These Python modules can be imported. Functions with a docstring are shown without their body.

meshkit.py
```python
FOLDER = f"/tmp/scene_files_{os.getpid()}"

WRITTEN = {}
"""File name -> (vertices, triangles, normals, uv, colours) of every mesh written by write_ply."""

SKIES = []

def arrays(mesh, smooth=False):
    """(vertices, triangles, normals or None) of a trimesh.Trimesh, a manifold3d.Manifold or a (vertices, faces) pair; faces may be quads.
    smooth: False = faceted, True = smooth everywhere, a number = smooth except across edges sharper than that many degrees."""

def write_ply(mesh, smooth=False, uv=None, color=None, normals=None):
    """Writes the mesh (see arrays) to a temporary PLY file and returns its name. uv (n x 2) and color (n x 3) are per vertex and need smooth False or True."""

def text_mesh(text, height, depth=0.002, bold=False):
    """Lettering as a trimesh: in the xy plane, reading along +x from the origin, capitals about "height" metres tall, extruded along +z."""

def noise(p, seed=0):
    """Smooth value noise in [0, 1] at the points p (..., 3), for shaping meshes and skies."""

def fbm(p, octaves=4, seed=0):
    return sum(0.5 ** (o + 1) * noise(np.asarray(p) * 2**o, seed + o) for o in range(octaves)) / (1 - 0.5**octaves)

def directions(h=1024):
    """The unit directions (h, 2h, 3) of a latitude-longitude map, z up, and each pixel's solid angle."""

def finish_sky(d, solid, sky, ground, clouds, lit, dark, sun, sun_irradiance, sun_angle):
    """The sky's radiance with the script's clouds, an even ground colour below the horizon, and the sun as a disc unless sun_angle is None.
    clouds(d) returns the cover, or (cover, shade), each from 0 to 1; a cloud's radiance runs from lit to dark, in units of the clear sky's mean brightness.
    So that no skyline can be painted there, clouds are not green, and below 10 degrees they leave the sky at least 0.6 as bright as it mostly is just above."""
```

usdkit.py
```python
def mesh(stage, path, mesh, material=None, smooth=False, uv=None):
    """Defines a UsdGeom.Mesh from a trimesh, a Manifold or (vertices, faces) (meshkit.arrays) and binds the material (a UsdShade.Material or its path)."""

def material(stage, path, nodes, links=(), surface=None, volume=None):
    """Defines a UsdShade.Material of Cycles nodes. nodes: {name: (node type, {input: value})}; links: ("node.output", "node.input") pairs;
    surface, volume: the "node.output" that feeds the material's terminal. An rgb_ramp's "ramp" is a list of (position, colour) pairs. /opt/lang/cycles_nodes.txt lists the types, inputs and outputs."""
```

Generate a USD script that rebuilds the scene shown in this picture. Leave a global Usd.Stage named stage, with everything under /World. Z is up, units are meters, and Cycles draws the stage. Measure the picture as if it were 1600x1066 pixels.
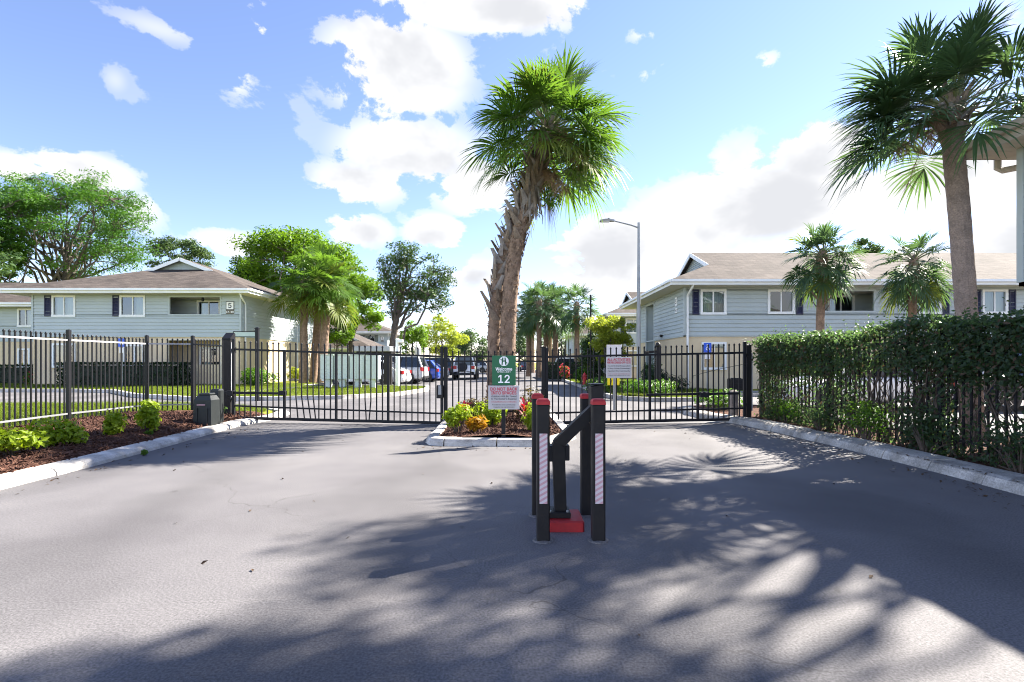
import math, numpy as np, trimesh, usdkit, meshkit
from pxr import Usd, UsdGeom, UsdLux, UsdShade, Gf, Sdf, Vt
from shapely.geometry import Polygon, LineString, box as sbox
from shapely.ops import unary_union

stage = Usd.Stage.CreateInMemory()
UsdGeom.SetStageUpAxis(stage, UsdGeom.Tokens.z)
UsdGeom.SetStageMetersPerUnit(stage, 1.0)
UsdGeom.Xform.Define(stage, '/World'); UsdGeom.Scope.Define(stage, '/World/Looks')
PI = math.pi
# ------------------------------------------------------------------ camera
EYE = 1.35
cam = UsdGeom.Camera.Define(stage, '/World/camera')
cam.AddTranslateOp().Set(Gf.Vec3d(0, 0, EYE)); cam.AddRotateXOp().Set(90.0)
cam.CreateHorizontalApertureAttr(36.0); cam.CreateVerticalApertureAttr(24.0)
cam.CreateFocalLengthAttr(18.0); cam.CreateVerticalApertureOffsetAttr(33 / 1600 * 36.0)
cam.CreateFStopAttr(0.0); cam.CreateClippingRangeAttr(Gf.Vec2f(0.05, 4000))
cam.CreateExposureAttr(2.2)
# ------------------------------------------------------------------ sun and sky
SUN = np.array([1.03, 0.60, 1.0]); SUN = SUN / np.linalg.norm(SUN)
sun = UsdLux.DistantLight.Define(stage, '/World/sun')
sun.CreateIntensityAttr(1.25); sun.CreateAngleAttr(0.53); sun.CreateNormalizeAttr(True); sun.CreateColorAttr(Gf.Vec3f(1.0, 0.93, 0.82))
_z = SUN; _x = np.cross([0, 0, 1.0], _z); _x /= np.linalg.norm(_x); _y = np.cross(_z, _x)
sun.AddTransformOp().Set(Gf.Matrix4d(*_x, 0, *_y, 0, *_z, 0, 0, 0, 30, 1))

SKY_STRENGTH, SKY_TINT = 0.061, (1.0, 0.93, 1.06)
CLOUD_LIT, CLOUD_SHADE = (4.3, 4.3, 4.32), (2.95, 3.0, 3.15)
def sky_material():
    n, L = {}, []
    n['co'] = ('texture_coordinate', {})
    n['sky'] = ('sky_texture', {'sky_type': 'single_scattering', 'sun_disc': False, 'sun_elevation': math.asin(SUN[2]), 'sun_rotation': math.atan2(SUN[0], SUN[1]), 'altitude': 10.0, 'air_density': 1.0, 'aerosol_density': .08, 'ozone_density': 1.6})
    G = 'co.generated'
    # cumulus cloud masses: (image-like bearings are turned into directions of the dome) centre bearing/elevation tangent, spread, weight
    blobs = [(620, 105, 120, 85, 1.0), (560, 150, 70, 40, .5), (760, 10, 190, 40, 1.0), (640, 240, 120, 60, .9), (560, 285, 90, 40, .8), (740, 290, 80, 60, .8),
             (560, 360, 60, 28, .9), (680, 365, 55, 35, .9), (1180, 320, 190, 62, 1.1), (1150, 250, 60, 45, .6), (1285, 250, 80, 66, .95), (960, 400, 120, 70, 1.0), (1080, 360, 110, 60, .9),
             (1470, 285, 150, 62, .95), (1570, 90, 70, 110, .5), (1585, 380, 60, 66, .9), (1030, 118, 36, 30, .62), (1195, 95, 34, 18, .55), (1003, 52, 34, 17, .5),
             (402, 45, 42, 60, .60), (374, 122, 30, 40, .56), (250, 45, 90, 24, .46), (180, 125, 24, 28, .42), (100, 100, 14, 18, .3), (130, 268, 80, 34, .9), (25, 265, 55, 30, .8), (220, 330, 40, 40, .6),
             (350, 382, 60, 28, .75), (740, 430, 60, 30, .7), (690, 490, 150, 30, .55), (1300, 420, 200, 40, .7), (900, 455, 60, 22, .5)]
    acc = None
    for i, (px, py, rx, ry, w) in enumerate(blobs):
        c = np.array([(px - 800) / 800, 1.0, (566 - py) / 800]); k = np.linalg.norm(c); c = c / k
        sx, sz = 800 * k / rx, 800 * k / ry                    # angular scale across and up
        ct = np.array([c[1], -c[0], 0]); ct /= np.linalg.norm(ct)   # horizontal tangent
        # anisotropic distance: horizontal tangent component and vertical component
        n[f'd{i}'] = ('vector_math', {'math_type': 'subtract', 'vector2': c})
        L.append((G, f'd{i}.vector1'))
        n[f'h{i}'] = ('vector_math', {'math_type': 'dot_product', 'vector2': ct * sx})
        n[f'b{i}'] = ('vector_math', {'math_type': 'dot_product', 'vector2': c * 2.0})
        n[f'v{i}'] = ('vector_math', {'math_type': 'dot_product', 'vector2': np.cross(ct, c) * sz})
        for q in 'hbv': L.append((f'd{i}.vector', f'{q}{i}.vector1'))
        n[f'c{i}'] = ('combine_xyz', {}); L += [(f'h{i}.value', f'c{i}.x'), (f'b{i}.value', f'c{i}.y'), (f'v{i}.value', f'c{i}.z')]
        n[f'l{i}'] = ('vector_math', {'math_type': 'length'}); L.append((f'c{i}.vector', f'l{i}.vector1'))
        n[f'm{i}'] = ('map_range', {'range_type': 'smoothstep', 'from_min': 0.0, 'from_max': 1.75, 'to_min': w, 'to_max': 0.0, 'clamp': True}); L.append((f'l{i}.value', f'm{i}.value'))
        if acc is None: acc = f'm{i}.result'
        else:
            n[f'a{i}'] = ('math', {'math_type': 'maximum'}); L += [(acc, f'a{i}.value1'), (f'm{i}.result', f'a{i}.value2')]; acc = f'a{i}.value'
    # elsewhere the same broken cumulus, from one low-frequency noise (kept out of the bearings above, where the masses were surveyed)
    n['wide'] = ('noise_texture', {'scale': 2.6, 'detail': 2.0, 'roughness': .5}); L.append((G, 'wide.vector'))
    n['widem'] = ('map_range', {'from_min': .50, 'from_max': .68, 'to_min': 0.0, 'to_max': .9, 'clamp': True}); L.append(('wide.fac', 'widem.value'))
    n['sep'] = ('separate_xyz', {}); L.append((G, 'sep.vector'))
    n['beh'] = ('map_range', {'from_min': .45, 'from_max': .6, 'to_min': 1.0, 'to_max': 0.0, 'clamp': True}); L.append(('sep.y', 'beh.value'))
    n['wm'] = ('math', {'math_type': 'multiply'}); L += [('widem.result', 'wm.value1'), ('beh.result', 'wm.value2')]
    n['mass'] = ('math', {'math_type': 'maximum'}); L += [(acc, 'mass.value1'), ('wm.value', 'mass.value2')]
    # billows
    n['warp'] = ('mapping', {'mapping_type': 'point', 'scale': (1.0, 1.0, 1.5)}); L.append((G, 'warp.vector'))
    n['bil'] = ('noise_texture', {'scale': 7.5, 'detail': 11.0, 'roughness': .61, 'distortion': .2}); L.append(('warp.vector', 'bil.vector'))
    n['bilm'] = ('map_range', {'from_min': .28, 'from_max': .72, 'to_min': -.58, 'to_max': .58, 'clamp': False}); L.append(('bil.fac', 'bilm.value'))
    n['den'] = ('math', {'math_type': 'add'}); L += [('mass.value', 'den.value1'), ('bilm.result', 'den.value2')]
    n['cov'] = ('map_range', {'range_type': 'smoothstep', 'from_min': .39, 'from_max': .53, 'to_min': 0.0, 'to_max': 1.0, 'clamp': True}); L.append(('den.value', 'cov.value'))
    n['thin'] = ('map_range', {'range_type': 'smoothstep', 'from_min': .22, 'from_max': .72, 'to_min': .25, 'to_max': 1.0, 'clamp': True}); L.append(('mass.value', 'thin.value'))
    n['cov2'] = ('math', {'math_type': 'multiply'}); L += [('cov.result', 'cov2.value1'), ('thin.result', 'cov2.value2')]
    # self shade: compare the billows with those a little further towards the sun
    n['off'] = ('mapping', {'mapping_type': 'point', 'location': (.035, .0, .085), 'scale': (1.0, 1.0, 1.5)}); L.append((G, 'off.vector'))
    n['bil2'] = ('noise_texture', {'scale': 7.5, 'detail': 5.0, 'roughness': .5, 'distortion': .15}); L.append(('off.vector', 'bil2.vector'))
    n['thick'] = ('math', {'math_type': 'multiply', 'value2': .45}); L.append(('mass.value', 'thick.value1'))
    n['sh0'] = ('math', {'math_type': 'add'}); L += [('bil2.fac', 'sh0.value1'), ('thick.value', 'sh0.value2')]
    n['sh'] = ('map_range', {'range_type': 'smoothstep', 'from_min': .70, 'from_max': 1.06, 'to_min': 0.0, 'to_max': 1.0, 'clamp': True}); L.append(('sh0.value', 'sh.value'))
    n['ccol'] = ('mix_color', {'a': CLOUD_LIT, 'b': CLOUD_SHADE}); L.append(('sh.result', 'ccol.fac'))
    n['tint'] = ('mix_color', {'blend_type': 'multiply', 'fac': 1.0, 'b': SKY_TINT, 'use_clamp': False}); L.append(('sky.color', 'tint.a'))
    n['mix'] = ('mix_color', {'use_clamp': False}); L += [('cov2.value', 'mix.fac'), ('tint.result', 'mix.a'), ('ccol.result', 'mix.b')]
    n['bg'] = ('background_shader', {'strength': SKY_STRENGTH}); L.append(('mix.result', 'bg.color'))
    return usdkit.material(stage, '/World/Looks/sky', n, L, surface='bg.background')
dome = UsdLux.DomeLight.Define(stage, '/World/sky')
dome.CreateIntensityAttr(1.0)
UsdShade.MaterialBindingAPI.Apply(dome.GetPrim()).Bind(sky_material())
dome.GetPrim().SetCustomDataByKey('kind', 'structure')
# ------------------------------------------------------------------ prim helpers
_used = {}
def fresh(parent, name):
    k = _used.get((parent, name), 0); _used[(parent, name)] = k + 1
    return f'{parent}/{name}' if k == 0 else f'{parent}/{name}_{k:03d}'
def tag(prim, label=None, cat=None, group=None, kind=None):
    for k, v in (('label', label), ('category', cat), ('group', group), ('kind', kind)):
        if v: prim.SetCustomDataByKey(k, v)
class Thing:
    """An Xform at a thing's base; part() adds its meshes (given in world axes about the base unless the thing is turned)."""
    def __init__(s, name, label, cat, loc=(0, 0, 0), rotz=0.0, scale=1.0, group=None):
        s.path = fresh('/World', name); s.loc = np.array(loc, float); s.name = name
        x = UsdGeom.Xform.Define(stage, s.path); s.prim = x.GetPrim()
        x.AddTranslateOp().Set(Gf.Vec3d(*map(float, loc))); x.AddRotateZOp().Set(math.degrees(rotz)); x.AddScaleOp().Set(Gf.Vec3f(scale, scale, scale))
        tag(s.prim, label, cat, group); s.cat = cat
    def part(s, name, m, material, smooth=False, parent=None, label=None, kind=None, world=False):
        p = fresh(parent or s.path, name); v, f = vf(m)
        if world: v = v - s.loc
        g = usdkit.mesh(stage, p, (v, f), '/World/Looks/' + material, smooth)
        tag(g.GetPrim(), label, None, None, kind)
        return p
    def copy(s, label, loc, rotz=0.0, scale=1.0, group=None, cat=None):
        p = fresh('/World', s.name); x = UsdGeom.Xform.Define(stage, p)
        x.GetPrim().GetReferences().AddInternalReference(s.path); x.GetPrim().SetInstanceable(True)
        x.GetPrim().GetAttribute('xformOp:translate').Set(Gf.Vec3d(*map(float, loc))); x.GetPrim().GetAttribute('xformOp:rotateZ').Set(math.degrees(rotz))
        x.GetPrim().GetAttribute('xformOp:scale').Set(Gf.Vec3f(scale, scale, scale))
        tag(x.GetPrim(), label, cat or s.cat, group)
        return x.GetPrim()
def single(name, m, material, label=None, cat=None, group=None, kind=None, smooth=False, parent='/World'):
    p = fresh(parent, name); g = usdkit.mesh(stage, p, vf(m), '/World/Looks/' + material, smooth)
    tag(g.GetPrim(), label, cat, group, kind)
    return p
# ------------------------------------------------------------------ mesh helpers: everything is (V, F)
def vf(m):
    if isinstance(m, trimesh.Trimesh): return np.array(m.vertices), np.array(m.faces)
    if hasattr(m, 'to_mesh'):
        q = m.to_mesh(); return np.array(q.vert_properties[:, :3]), np.array(q.tri_verts)
    return np.asarray(m[0], float), np.asarray(m[1], int)
def cat(ms):
    V, F, n = [], [], 0
    for m in ms:
        v, f = vf(m); V.append(v); F.append(f + n); n += len(v)
    return np.vstack(V), np.vstack(F)
def box(x0, x1, y0, y1, z0, z1):
    v = np.array([[x, y, z] for x in (x0, x1) for y in (y0, y1) for z in (z0, z1)], float)
    return v, np.array([[0, 1, 3], [0, 3, 2], [4, 6, 7], [4, 7, 5], [0, 4, 5], [0, 5, 1], [2, 3, 7], [2, 7, 6], [0, 2, 6], [0, 6, 4], [1, 5, 7], [1, 7, 3]])
def hull(p):
    h = trimesh.convex.convex_hull(np.asarray(p, float)); return np.array(h.vertices), np.array(h.faces)
def bbox(x0, x1, y0, y1, z0, z1, b=.01):
    p = []
    for x, sx in ((x0, 1), (x1, -1)):
        for y, sy in ((y0, 1), (y1, -1)):
            for z, sz in ((z0, 1), (z1, -1)):
                p += [(x + sx * b, y + sy * b, z), (x + sx * b, y, z + sz * b), (x, y + sy * b, z + sz * b)]
    return hull(p)
def frame_of(d, up=(0, 0, 1.0)):
    d = np.asarray(d, float); d = d / np.linalg.norm(d); a = np.cross(d, up)
    if np.linalg.norm(a) < 1e-4: a = np.cross(d, (1.0, 0, 0))
    a = a / np.linalg.norm(a); return d, a, np.cross(a, d)
def bar(p0, p1, w, h=None):
    """A square-edged bar between two points."""
    p0, p1 = np.asarray(p0, float), np.asarray(p1, float); d, a, b = frame_of(p1 - p0); h = h or w
    v = [p + a * sa * w / 2 + b * sb * h / 2 for p in (p0, p1) for sa in (-1, 1) for sb in (-1, 1)]
    v = np.array(v)
    f = np.array([[0, 1, 3], [0, 3, 2], [4, 6, 7], [4, 7, 5], [0, 4, 5], [0, 5, 1], [2, 3, 7], [2, 7, 6], [0, 2, 6], [0, 6, 4], [1, 5, 7], [1, 7, 3]])
    n = np.cross(v[f[:, 1]] - v[f[:, 0]], v[f[:, 2]] - v[f[:, 0]]); c = v[f].mean(1) - v.mean(0)
    if (n * c).sum() < 0: f = f[:, ::-1]
    return v, f
def tube(P, R, sides=8, cap=True):
    P = np.asarray(P, float); n = len(P); R = np.broadcast_to(np.asarray(R, float), (n,))
    T = np.gradient(P, axis=0); T /= np.linalg.norm(T, axis=1, keepdims=True) + 1e-12
    d, a, b = frame_of(T[0]); A = []
    for t in T:
        a = a - t * (a @ t); a = a / (np.linalg.norm(a) + 1e-12); A.append(a)
    A = np.array(A); B = np.cross(T, A); th = np.arange(sides) * 2 * PI / sides
    V = (P[:, None] + R[:, None, None] * (np.cos(th)[None, :, None] * A[:, None] + np.sin(th)[None, :, None] * B[:, None])).reshape(-1, 3)
    i, j = np.meshgrid(np.arange(n - 1), np.arange(sides), indexing='ij'); i, j = i.ravel(), j.ravel(); k = (j + 1) % sides
    F = np.vstack([np.stack([i * sides + j, i * sides + k, (i + 1) * sides + k], 1), np.stack([i * sides + j, (i + 1) * sides + k, (i + 1) * sides + j], 1)])
    if cap:
        V = np.vstack([V, P[:1], P[-1:]]); m = n * sides; q = np.arange(sides); r = (q + 1) % sides
        F = np.vstack([F, np.stack([np.full(sides, m), r, q], 1), np.stack([np.full(sides, m + 1), (n - 1) * sides + q, (n - 1) * sides + r], 1)])
    return V, F
def lathe(prof, sides=20, axis='z', c=(0, 0, 0)):
    prof = np.asarray(prof, float); th = np.arange(sides) * 2 * PI / sides; n = len(prof)
    V = np.stack([prof[:, None, 0] * np.cos(th), prof[:, None, 0] * np.sin(th), np.repeat(prof[:, None, 1], sides, 1)], -1).reshape(-1, 3)
    i, j = np.meshgrid(np.arange(n - 1), np.arange(sides), indexing='ij'); i, j = i.ravel(), j.ravel(); k = (j + 1) % sides
    F = np.vstack([np.stack([i * sides + j, i * sides + k, (i + 1) * sides + k], 1), np.stack([i * sides + j, (i + 1) * sides + k, (i + 1) * sides + j], 1)])
    if axis == 'y': V = V[:, [0, 2, 1]] * [1, -1, 1]
    if axis == 'x': V = V[:, [2, 1, 0]] * [1, 1, -1]
    return V + np.asarray(c, float), F
def move(m, d=(0, 0, 0), rz=0.0, s=1.0):
    v, f = vf(m); c, q = math.cos(rz), math.sin(rz); v = v * s
    return v @ np.array([[c, q, 0], [-q, c, 0], [0, 0, 1.0]]) + np.asarray(d, float), f
def quad(a, b, c, d): return np.array([a, b, c, d], float), np.array([[0, 1, 2], [0, 2, 3]])
def slab(poly, z0, z1):
    polys = getattr(poly, 'geoms', [poly]); out = []
    for g in polys:
        if g.area < 1e-6: continue
        m = trimesh.creation.extrude_polygon(g, z1 - z0, engine='earcut'); m.apply_translation([0, 0, z0]); out.append(vf(m))
    return cat(out)
def sheet(poly, z):
    out = []
    for g in getattr(poly, 'geoms', [poly]):
        v, f = trimesh.creation.triangulate_polygon(g, engine='earcut'); v = np.c_[v, np.full(len(v), z)]; f = np.asarray(f)
        n = np.cross(v[f[:, 1]] - v[f[:, 0]], v[f[:, 2]] - v[f[:, 0]])[:, 2]; f[n < 0] = f[n < 0][:, ::-1]; out.append((v, f))
    return cat(out)
def words(s, h, c, depth=.004, bold=False, width=None, face='-y', center=True):
    """Lettering that faces the camera side (-y) or the west side (-x); c: centre of the line, h: capital height."""
    v, f = vf(meshkit.text_mesh(s, h, depth, bold)); w = v[:, 0].max() - v[:, 0].min()
    if width: v[:, 0] *= width / w
    if center: v[:, 0] -= (v[:, 0].max() + v[:, 0].min()) / 2
    v[:, 1] -= h / 2
    if face == '-y': v = np.stack([v[:, 0], -v[:, 2], v[:, 1]], 1)
    else: v = np.stack([-v[:, 2], -v[:, 0], v[:, 1]], 1)
    return v + np.asarray(c, float), f
def leaves(C, N, S, rng, droop=.25, aspect=.5, fold=.25):
    """One folded diamond leaf (4 triangles as 2 folded halves) per centre."""
    n = len(C); N = N / (np.linalg.norm(N, axis=1, keepdims=True) + 1e-9)
    r = rng.normal(size=(n, 3)); T = r - N * (r * N).sum(1, keepdims=True); T /= np.linalg.norm(T, axis=1, keepdims=True) + 1e-9
    T[:, 2] -= droop * rng.random(n); T /= np.linalg.norm(T, axis=1, keepdims=True)
    B = np.cross(N, T); S = np.broadcast_to(np.asarray(S, float), (n,))[:, None]; w = S * aspect / 2
    base, tip, mid = C - T * S / 2, C + T * S / 2, C
    a, b = mid + B * w + N * w * fold, mid - B * w + N * w * fold
    V = np.stack([base, a, tip, b], 1).reshape(-1, 3); k = np.arange(n)[:, None] * 4
    F = np.vstack([k + [0, 2, 1], k + [0, 3, 2]])
    return V, F
def ballpts(n, rng, shell=.55):
    d = rng.normal(size=(n, 3)); d /= np.linalg.norm(d, axis=1, keepdims=True)
    return d * (shell + (1 - shell) * rng.random(n) ** .6)[:, None]
# ------------------------------------------------------------------ materials
LK = '/World/Looks/'
def mat(name, col, rough=.6, var=.15, scale=4.0, bump=0.0, bscale=60.0, metallic=0.0, spec=.5, col2=None, fine=0.0, coat=0.0):
    """A painted or raw surface: base colour broken by two noises, with an optional bump."""
    col = np.array(col, float); c2 = np.array(col2, float) if col2 is not None else col * (1 - var)
    n = {'g': ('geometry', {}), 'n': ('noise_texture', {'scale': scale, 'detail': 6.0, 'roughness': .6}), 'r': ('rgb_ramp', {'ramp': [(.3, tuple(c2)), (.68, tuple(col))]}),
         'p': ('principled_bsdf', {'roughness': rough, 'metallic': metallic, 'specular_ior_level': spec, 'coat_weight': coat})}
    L = [('g.position', 'n.vector'), ('n.fac', 'r.fac')]; out = 'r.color'
    if fine > 0:
        n['n2'] = ('noise_texture', {'scale': bscale, 'detail': 4.0, 'roughness': .65}); n['m2'] = ('map_range', {'from_min': .3, 'from_max': .7, 'to_min': 1 - fine, 'to_max': 1 + fine, 'clamp': False})
        n['cc'] = ('combine_color', {}); n['mm'] = ('mix_color', {'blend_type': 'multiply', 'fac': 1.0, 'use_clamp': False})
        L += [('g.position', 'n2.vector'), ('n2.fac', 'm2.value'), ('m2.result', 'cc.r'), ('m2.result', 'cc.g'), ('m2.result', 'cc.b'), ('r.color', 'mm.a'), ('cc.color', 'mm.b')]; out = 'mm.result'
    L.append((out, 'p.base_color'))
    if bump:
        n['bn'] = ('noise_texture', {'scale': bscale, 'detail': 5.0, 'roughness': .6}); n['b'] = ('bump', {'strength': bump, 'distance': .01})
        L += [('g.position', 'bn.vector'), ('bn.fac', 'b.height'), ('b.normal', 'p.normal')]
    return usdkit.material(stage, LK + name, n, L, surface='p.BSDF')
def leafmat(name, ramp, trans=.45, rough=.5, tcol=1.35, spec=.35, island=True, noise=0.0):
    """Leaves: the colour runs over the ramp from leaf to leaf, light passes through."""
    n = {'g': ('geometry', {}), 'r': ('rgb_ramp', {'ramp': ramp}), 'p': ('principled_bsdf', {'roughness': rough, 'specular_ior_level': spec}), 't': ('translucent_bsdf', {}), 'x': ('mix_closure', {'fac': trans}),
         'k': ('mix_color', {'blend_type': 'multiply', 'fac': 1.0, 'b': (tcol * 1.05, tcol, tcol * .55), 'use_clamp': False})}
    L = [('r.color', 'p.base_color'), ('r.color', 'k.a'), ('k.result', 't.color'), ('p.BSDF', 'x.closure1'), ('t.BSDF', 'x.closure2')]
    if noise:
        n['n'] = ('noise_texture', {'scale': noise, 'detail': 3.0}); n['m'] = ('mix_float', {'fac': .5}); L += [('g.position', 'n.vector'), ('n.fac', 'm.a'), ('g.random_per_island', 'm.b'), ('m.result', 'r.fac')]
    else: L.append(('g.random_per_island', 'r.fac'))
    return usdkit.material(stage, LK + name, n, L, surface='x.closure')
mat('black_metal', (.008, .008, .011), .45, .3, 3.0, .15, 90, spec=.3)
mat('black_paint', (.007, .0065, .008), .5, .35, 9.0, .25, 120, spec=.3, col2=(.015, .013, .0125), fine=.25)
mat('worn_rail', (.40, .40, .43), .4, .5, 3.0, .1, 60)
mat('galvanised', (.32, .33, .34), .45, .25, 2.0, .1, 50, metallic=.4)
mat('red_paint', (.42, .016, .022), .55, .35, 14.0, .3, 60)
mat('white_paint', (.80, .80, .78), .45, .08, 2.0)
mat('trim_white', (.74, .75, .75), .5, .12, 1.2)
mat('trim_cream', (.62, .56, .44), .6, .12, 1.2)
mat('curb_white', (.60, .58, .55), .8, .30, 3.4, .35, 70, fine=.25, col2=(.20, .185, .17))
mat('curb_grey', (.42, .40, .375), .88, .45, 3.6, .6, 50, fine=.35, col2=(.17, .16, .145))
mat('siding', (.385, .435, .445), .55, .10, .6, .05, 30)
mat('stucco', (.60, .49, .335), .9, .12, .8, .35, 90)
mat('shutter_navy', (.010, .012, .045), .45, .2, 3.0)
mat('soffit', (.60, .56, .47), .7, .12, 1.0); mat('soffit_tan', (.52, .46, .36), .7, .15, 1.0); mat('fascia_tan', (.46, .42, .37), .6, .12, 1.0)
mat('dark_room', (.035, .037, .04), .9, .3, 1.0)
mat('blind', (.42, .47, .45), .8, .1, 1.0)
mat('curtain_dark', (.05, .075, .075), .8, .4, 2.0)
mat('operator_grey', (.008, .012, .013), .5, .25, 3.0, .25, 140)
mat('sign_green', (.006, .115, .045), .4, .1, 4.0)
mat('sign_white', (.68, .66, .68), .45, .08, 4.0)
mat('sign_grey', (.47, .45, .46), .5, .08, 4.0)
mat('ink_white', (.85, .85, .85), .5, .02)
mat('ink_red', (.50, .012, .05), .5, .05)
mat('ink_black', (.02, .02, .025), .5, .05)
mat('sign_blue', (.02, .09, .55), .4, .05)
mat('sign_yellow', (.80, .62, .01), .4, .05)
mat('sign_brown', (.10, .085, .06), .5, .1)
mat('sign_pale', (.45, .55, .47), .5, .1)
mat('reflector_white', (.60, .53, .56), .35, .08, 40.0)
mat('reflector_red', (.56, .32, .36), .35, .2, 40.0)
mat('mailbox', (.50, .56, .52), .45, .08, 1.5)
mat('wood_grey', (.24, .20, .18), .85, .45, 14.0, .5, 40, fine=.3)
mat('bark_palm', (.27, .18, .125), .92, .55, 7.0, .9, 34, fine=.35)
mat('bark_ringed', (.27, .205, .175), .92, .4, 5.0, .7, 40, fine=.3)
mat('bark_boot', (.24, .185, .14), .9, .55, 9.0, .6, 50, fine=.3)
mat('bark_tree', (.12, .10, .085), .95, .5, 5.0, .8, 20, fine=.3)
mat('dead_frond', (.36, .26, .17), .85, .5, 9.0)
mat('dead_grey', (.27, .24, .22), .85, .45, 12.0, .4, 60)
mat('flower_stem', (.33, .22, .14), .85, .4, 9.0)
mat('stem_brown', (.075, .055, .042), .9, .4, 9.0)
mat('tyre', (.018, .018, .02), .8, .2, 9.0)
mat('alloy', (.50, .51, .53), .3, .1, 3.0, metallic=.8)
mat('car_dark', (.015, .015, .018), .5, .2)
mat('lamp_red', (.45, .012, .02), .2, .1)
mat('lamp_clear', (.75, .76, .78), .15, .1)
for nm, c in (('white', (.78, .79, .80)), ('silver', (.45, .47, .49)), ('blue', (.015, .07, .42)), ('navy', (.012, .018, .05)), ('charcoal', (.03, .032, .036)), ('pearl', (.70, .70, .68))):
    mat('car_' + nm, c, .28, .03, 2.0, coat=.6)
leafmat('palm_green', [(0, (.075, .15, .024)), (.5, (.15, .27, .032)), (1, (.28, .42, .05))], .5, .36, 1.6, .45)
leafmat('palm_blue', [(0, (.06, .115, .055)), (.5, (.10, .175, .07)), (1, (.18, .27, .085))], .42, .4, 1.5, .4)
leafmat('palm_yellow', [(0, (.13, .17, .03)), (.6, (.26, .24, .04)), (1, (.38, .28, .07))], .45)
leafmat('frond_dry', [(0, (.20, .13, .07)), (1, (.38, .28, .17))], .3, .7)
leafmat('pine_green', [(0, (.025, .075, .014)), (.45, (.085, .21, .022)), (1, (.21, .37, .04))], .4, .5, 1.5, noise=.5)
leafmat('bright_green', [(0, (.05, .115, .014)), (.45, (.16, .29, .018)), (1, (.34, .46, .03))], .45, .5, 1.5, noise=.5)
leafmat('oak_green', [(0, (.03, .065, .022)), (.5, (.065, .12, .04)), (1, (.12, .19, .065))], .35, .45, 1.4, noise=.6)
leafmat('far_green', [(0, (.05, .095, .04)), (.5, (.085, .14, .055)), (1, (.14, .19, .08))], .35, noise=.5)
leafmat('olive_green', [(0, (.18, .24, .03)), (.5, (.34, .40, .06)), (1, (.52, .52, .12))], .6, noise=.5)
leafmat('vine_leaf', [(0, (.045, .085, .040)), (.45, (.100, .180, .060)), (.8, (.19, .30, .08)), (1, (.38, .46, .14))], .52, .42, 2.2, .5)
leafmat('vine_dry', [(0, (.10, .07, .045)), (1, (.22, .17, .10))], .3, .7)
leafmat('hedge_dark', [(0, (.018, .042, .018)), (1, (.06, .115, .034))], .3, .4)
leafmat('bush_lime', [(0, (.24, .34, .018)), (.5, (.52, .60, .025)), (1, (.78, .74, .06))], .5, .45, 1.3)
leafmat('bush_green', [(0, (.08, .18, .016)), (.5, (.17, .31, .025)), (1, (.33, .46, .05))], .42, .45, 1.3)
leafmat('croton_orange', [(0, (.42, .24, .02)), (.4, (.85, .34, .02)), (1, (.9, .45, .05))], .5, .4, 1.2)
leafmat('croton_red', [(0, (.10, .08, .04)), (.5, (.40, .12, .08)), (1, (.72, .34, .20))], .5, .4, 1.2)
leafmat('cordyline_red', [(0, (.28, .012, .03)), (1, (.55, .02, .04))], .45, .4, 1.2)
leafmat('flower_pink', [(0, (.55, .06, .13)), (1, (.75, .16, .22))], .4)
leafmat('cover_lime', [(0, (.09, .2, .025)), (.5, (.22, .38, .04)), (1, (.45, .52, .12))], .42, .4, 1.3)
leafmat('grass_blade', [(0, (.12, .17, .014)), (.5, (.23, .28, .02)), (1, (.42, .42, .05))], .4, .5, 1.3)
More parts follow.
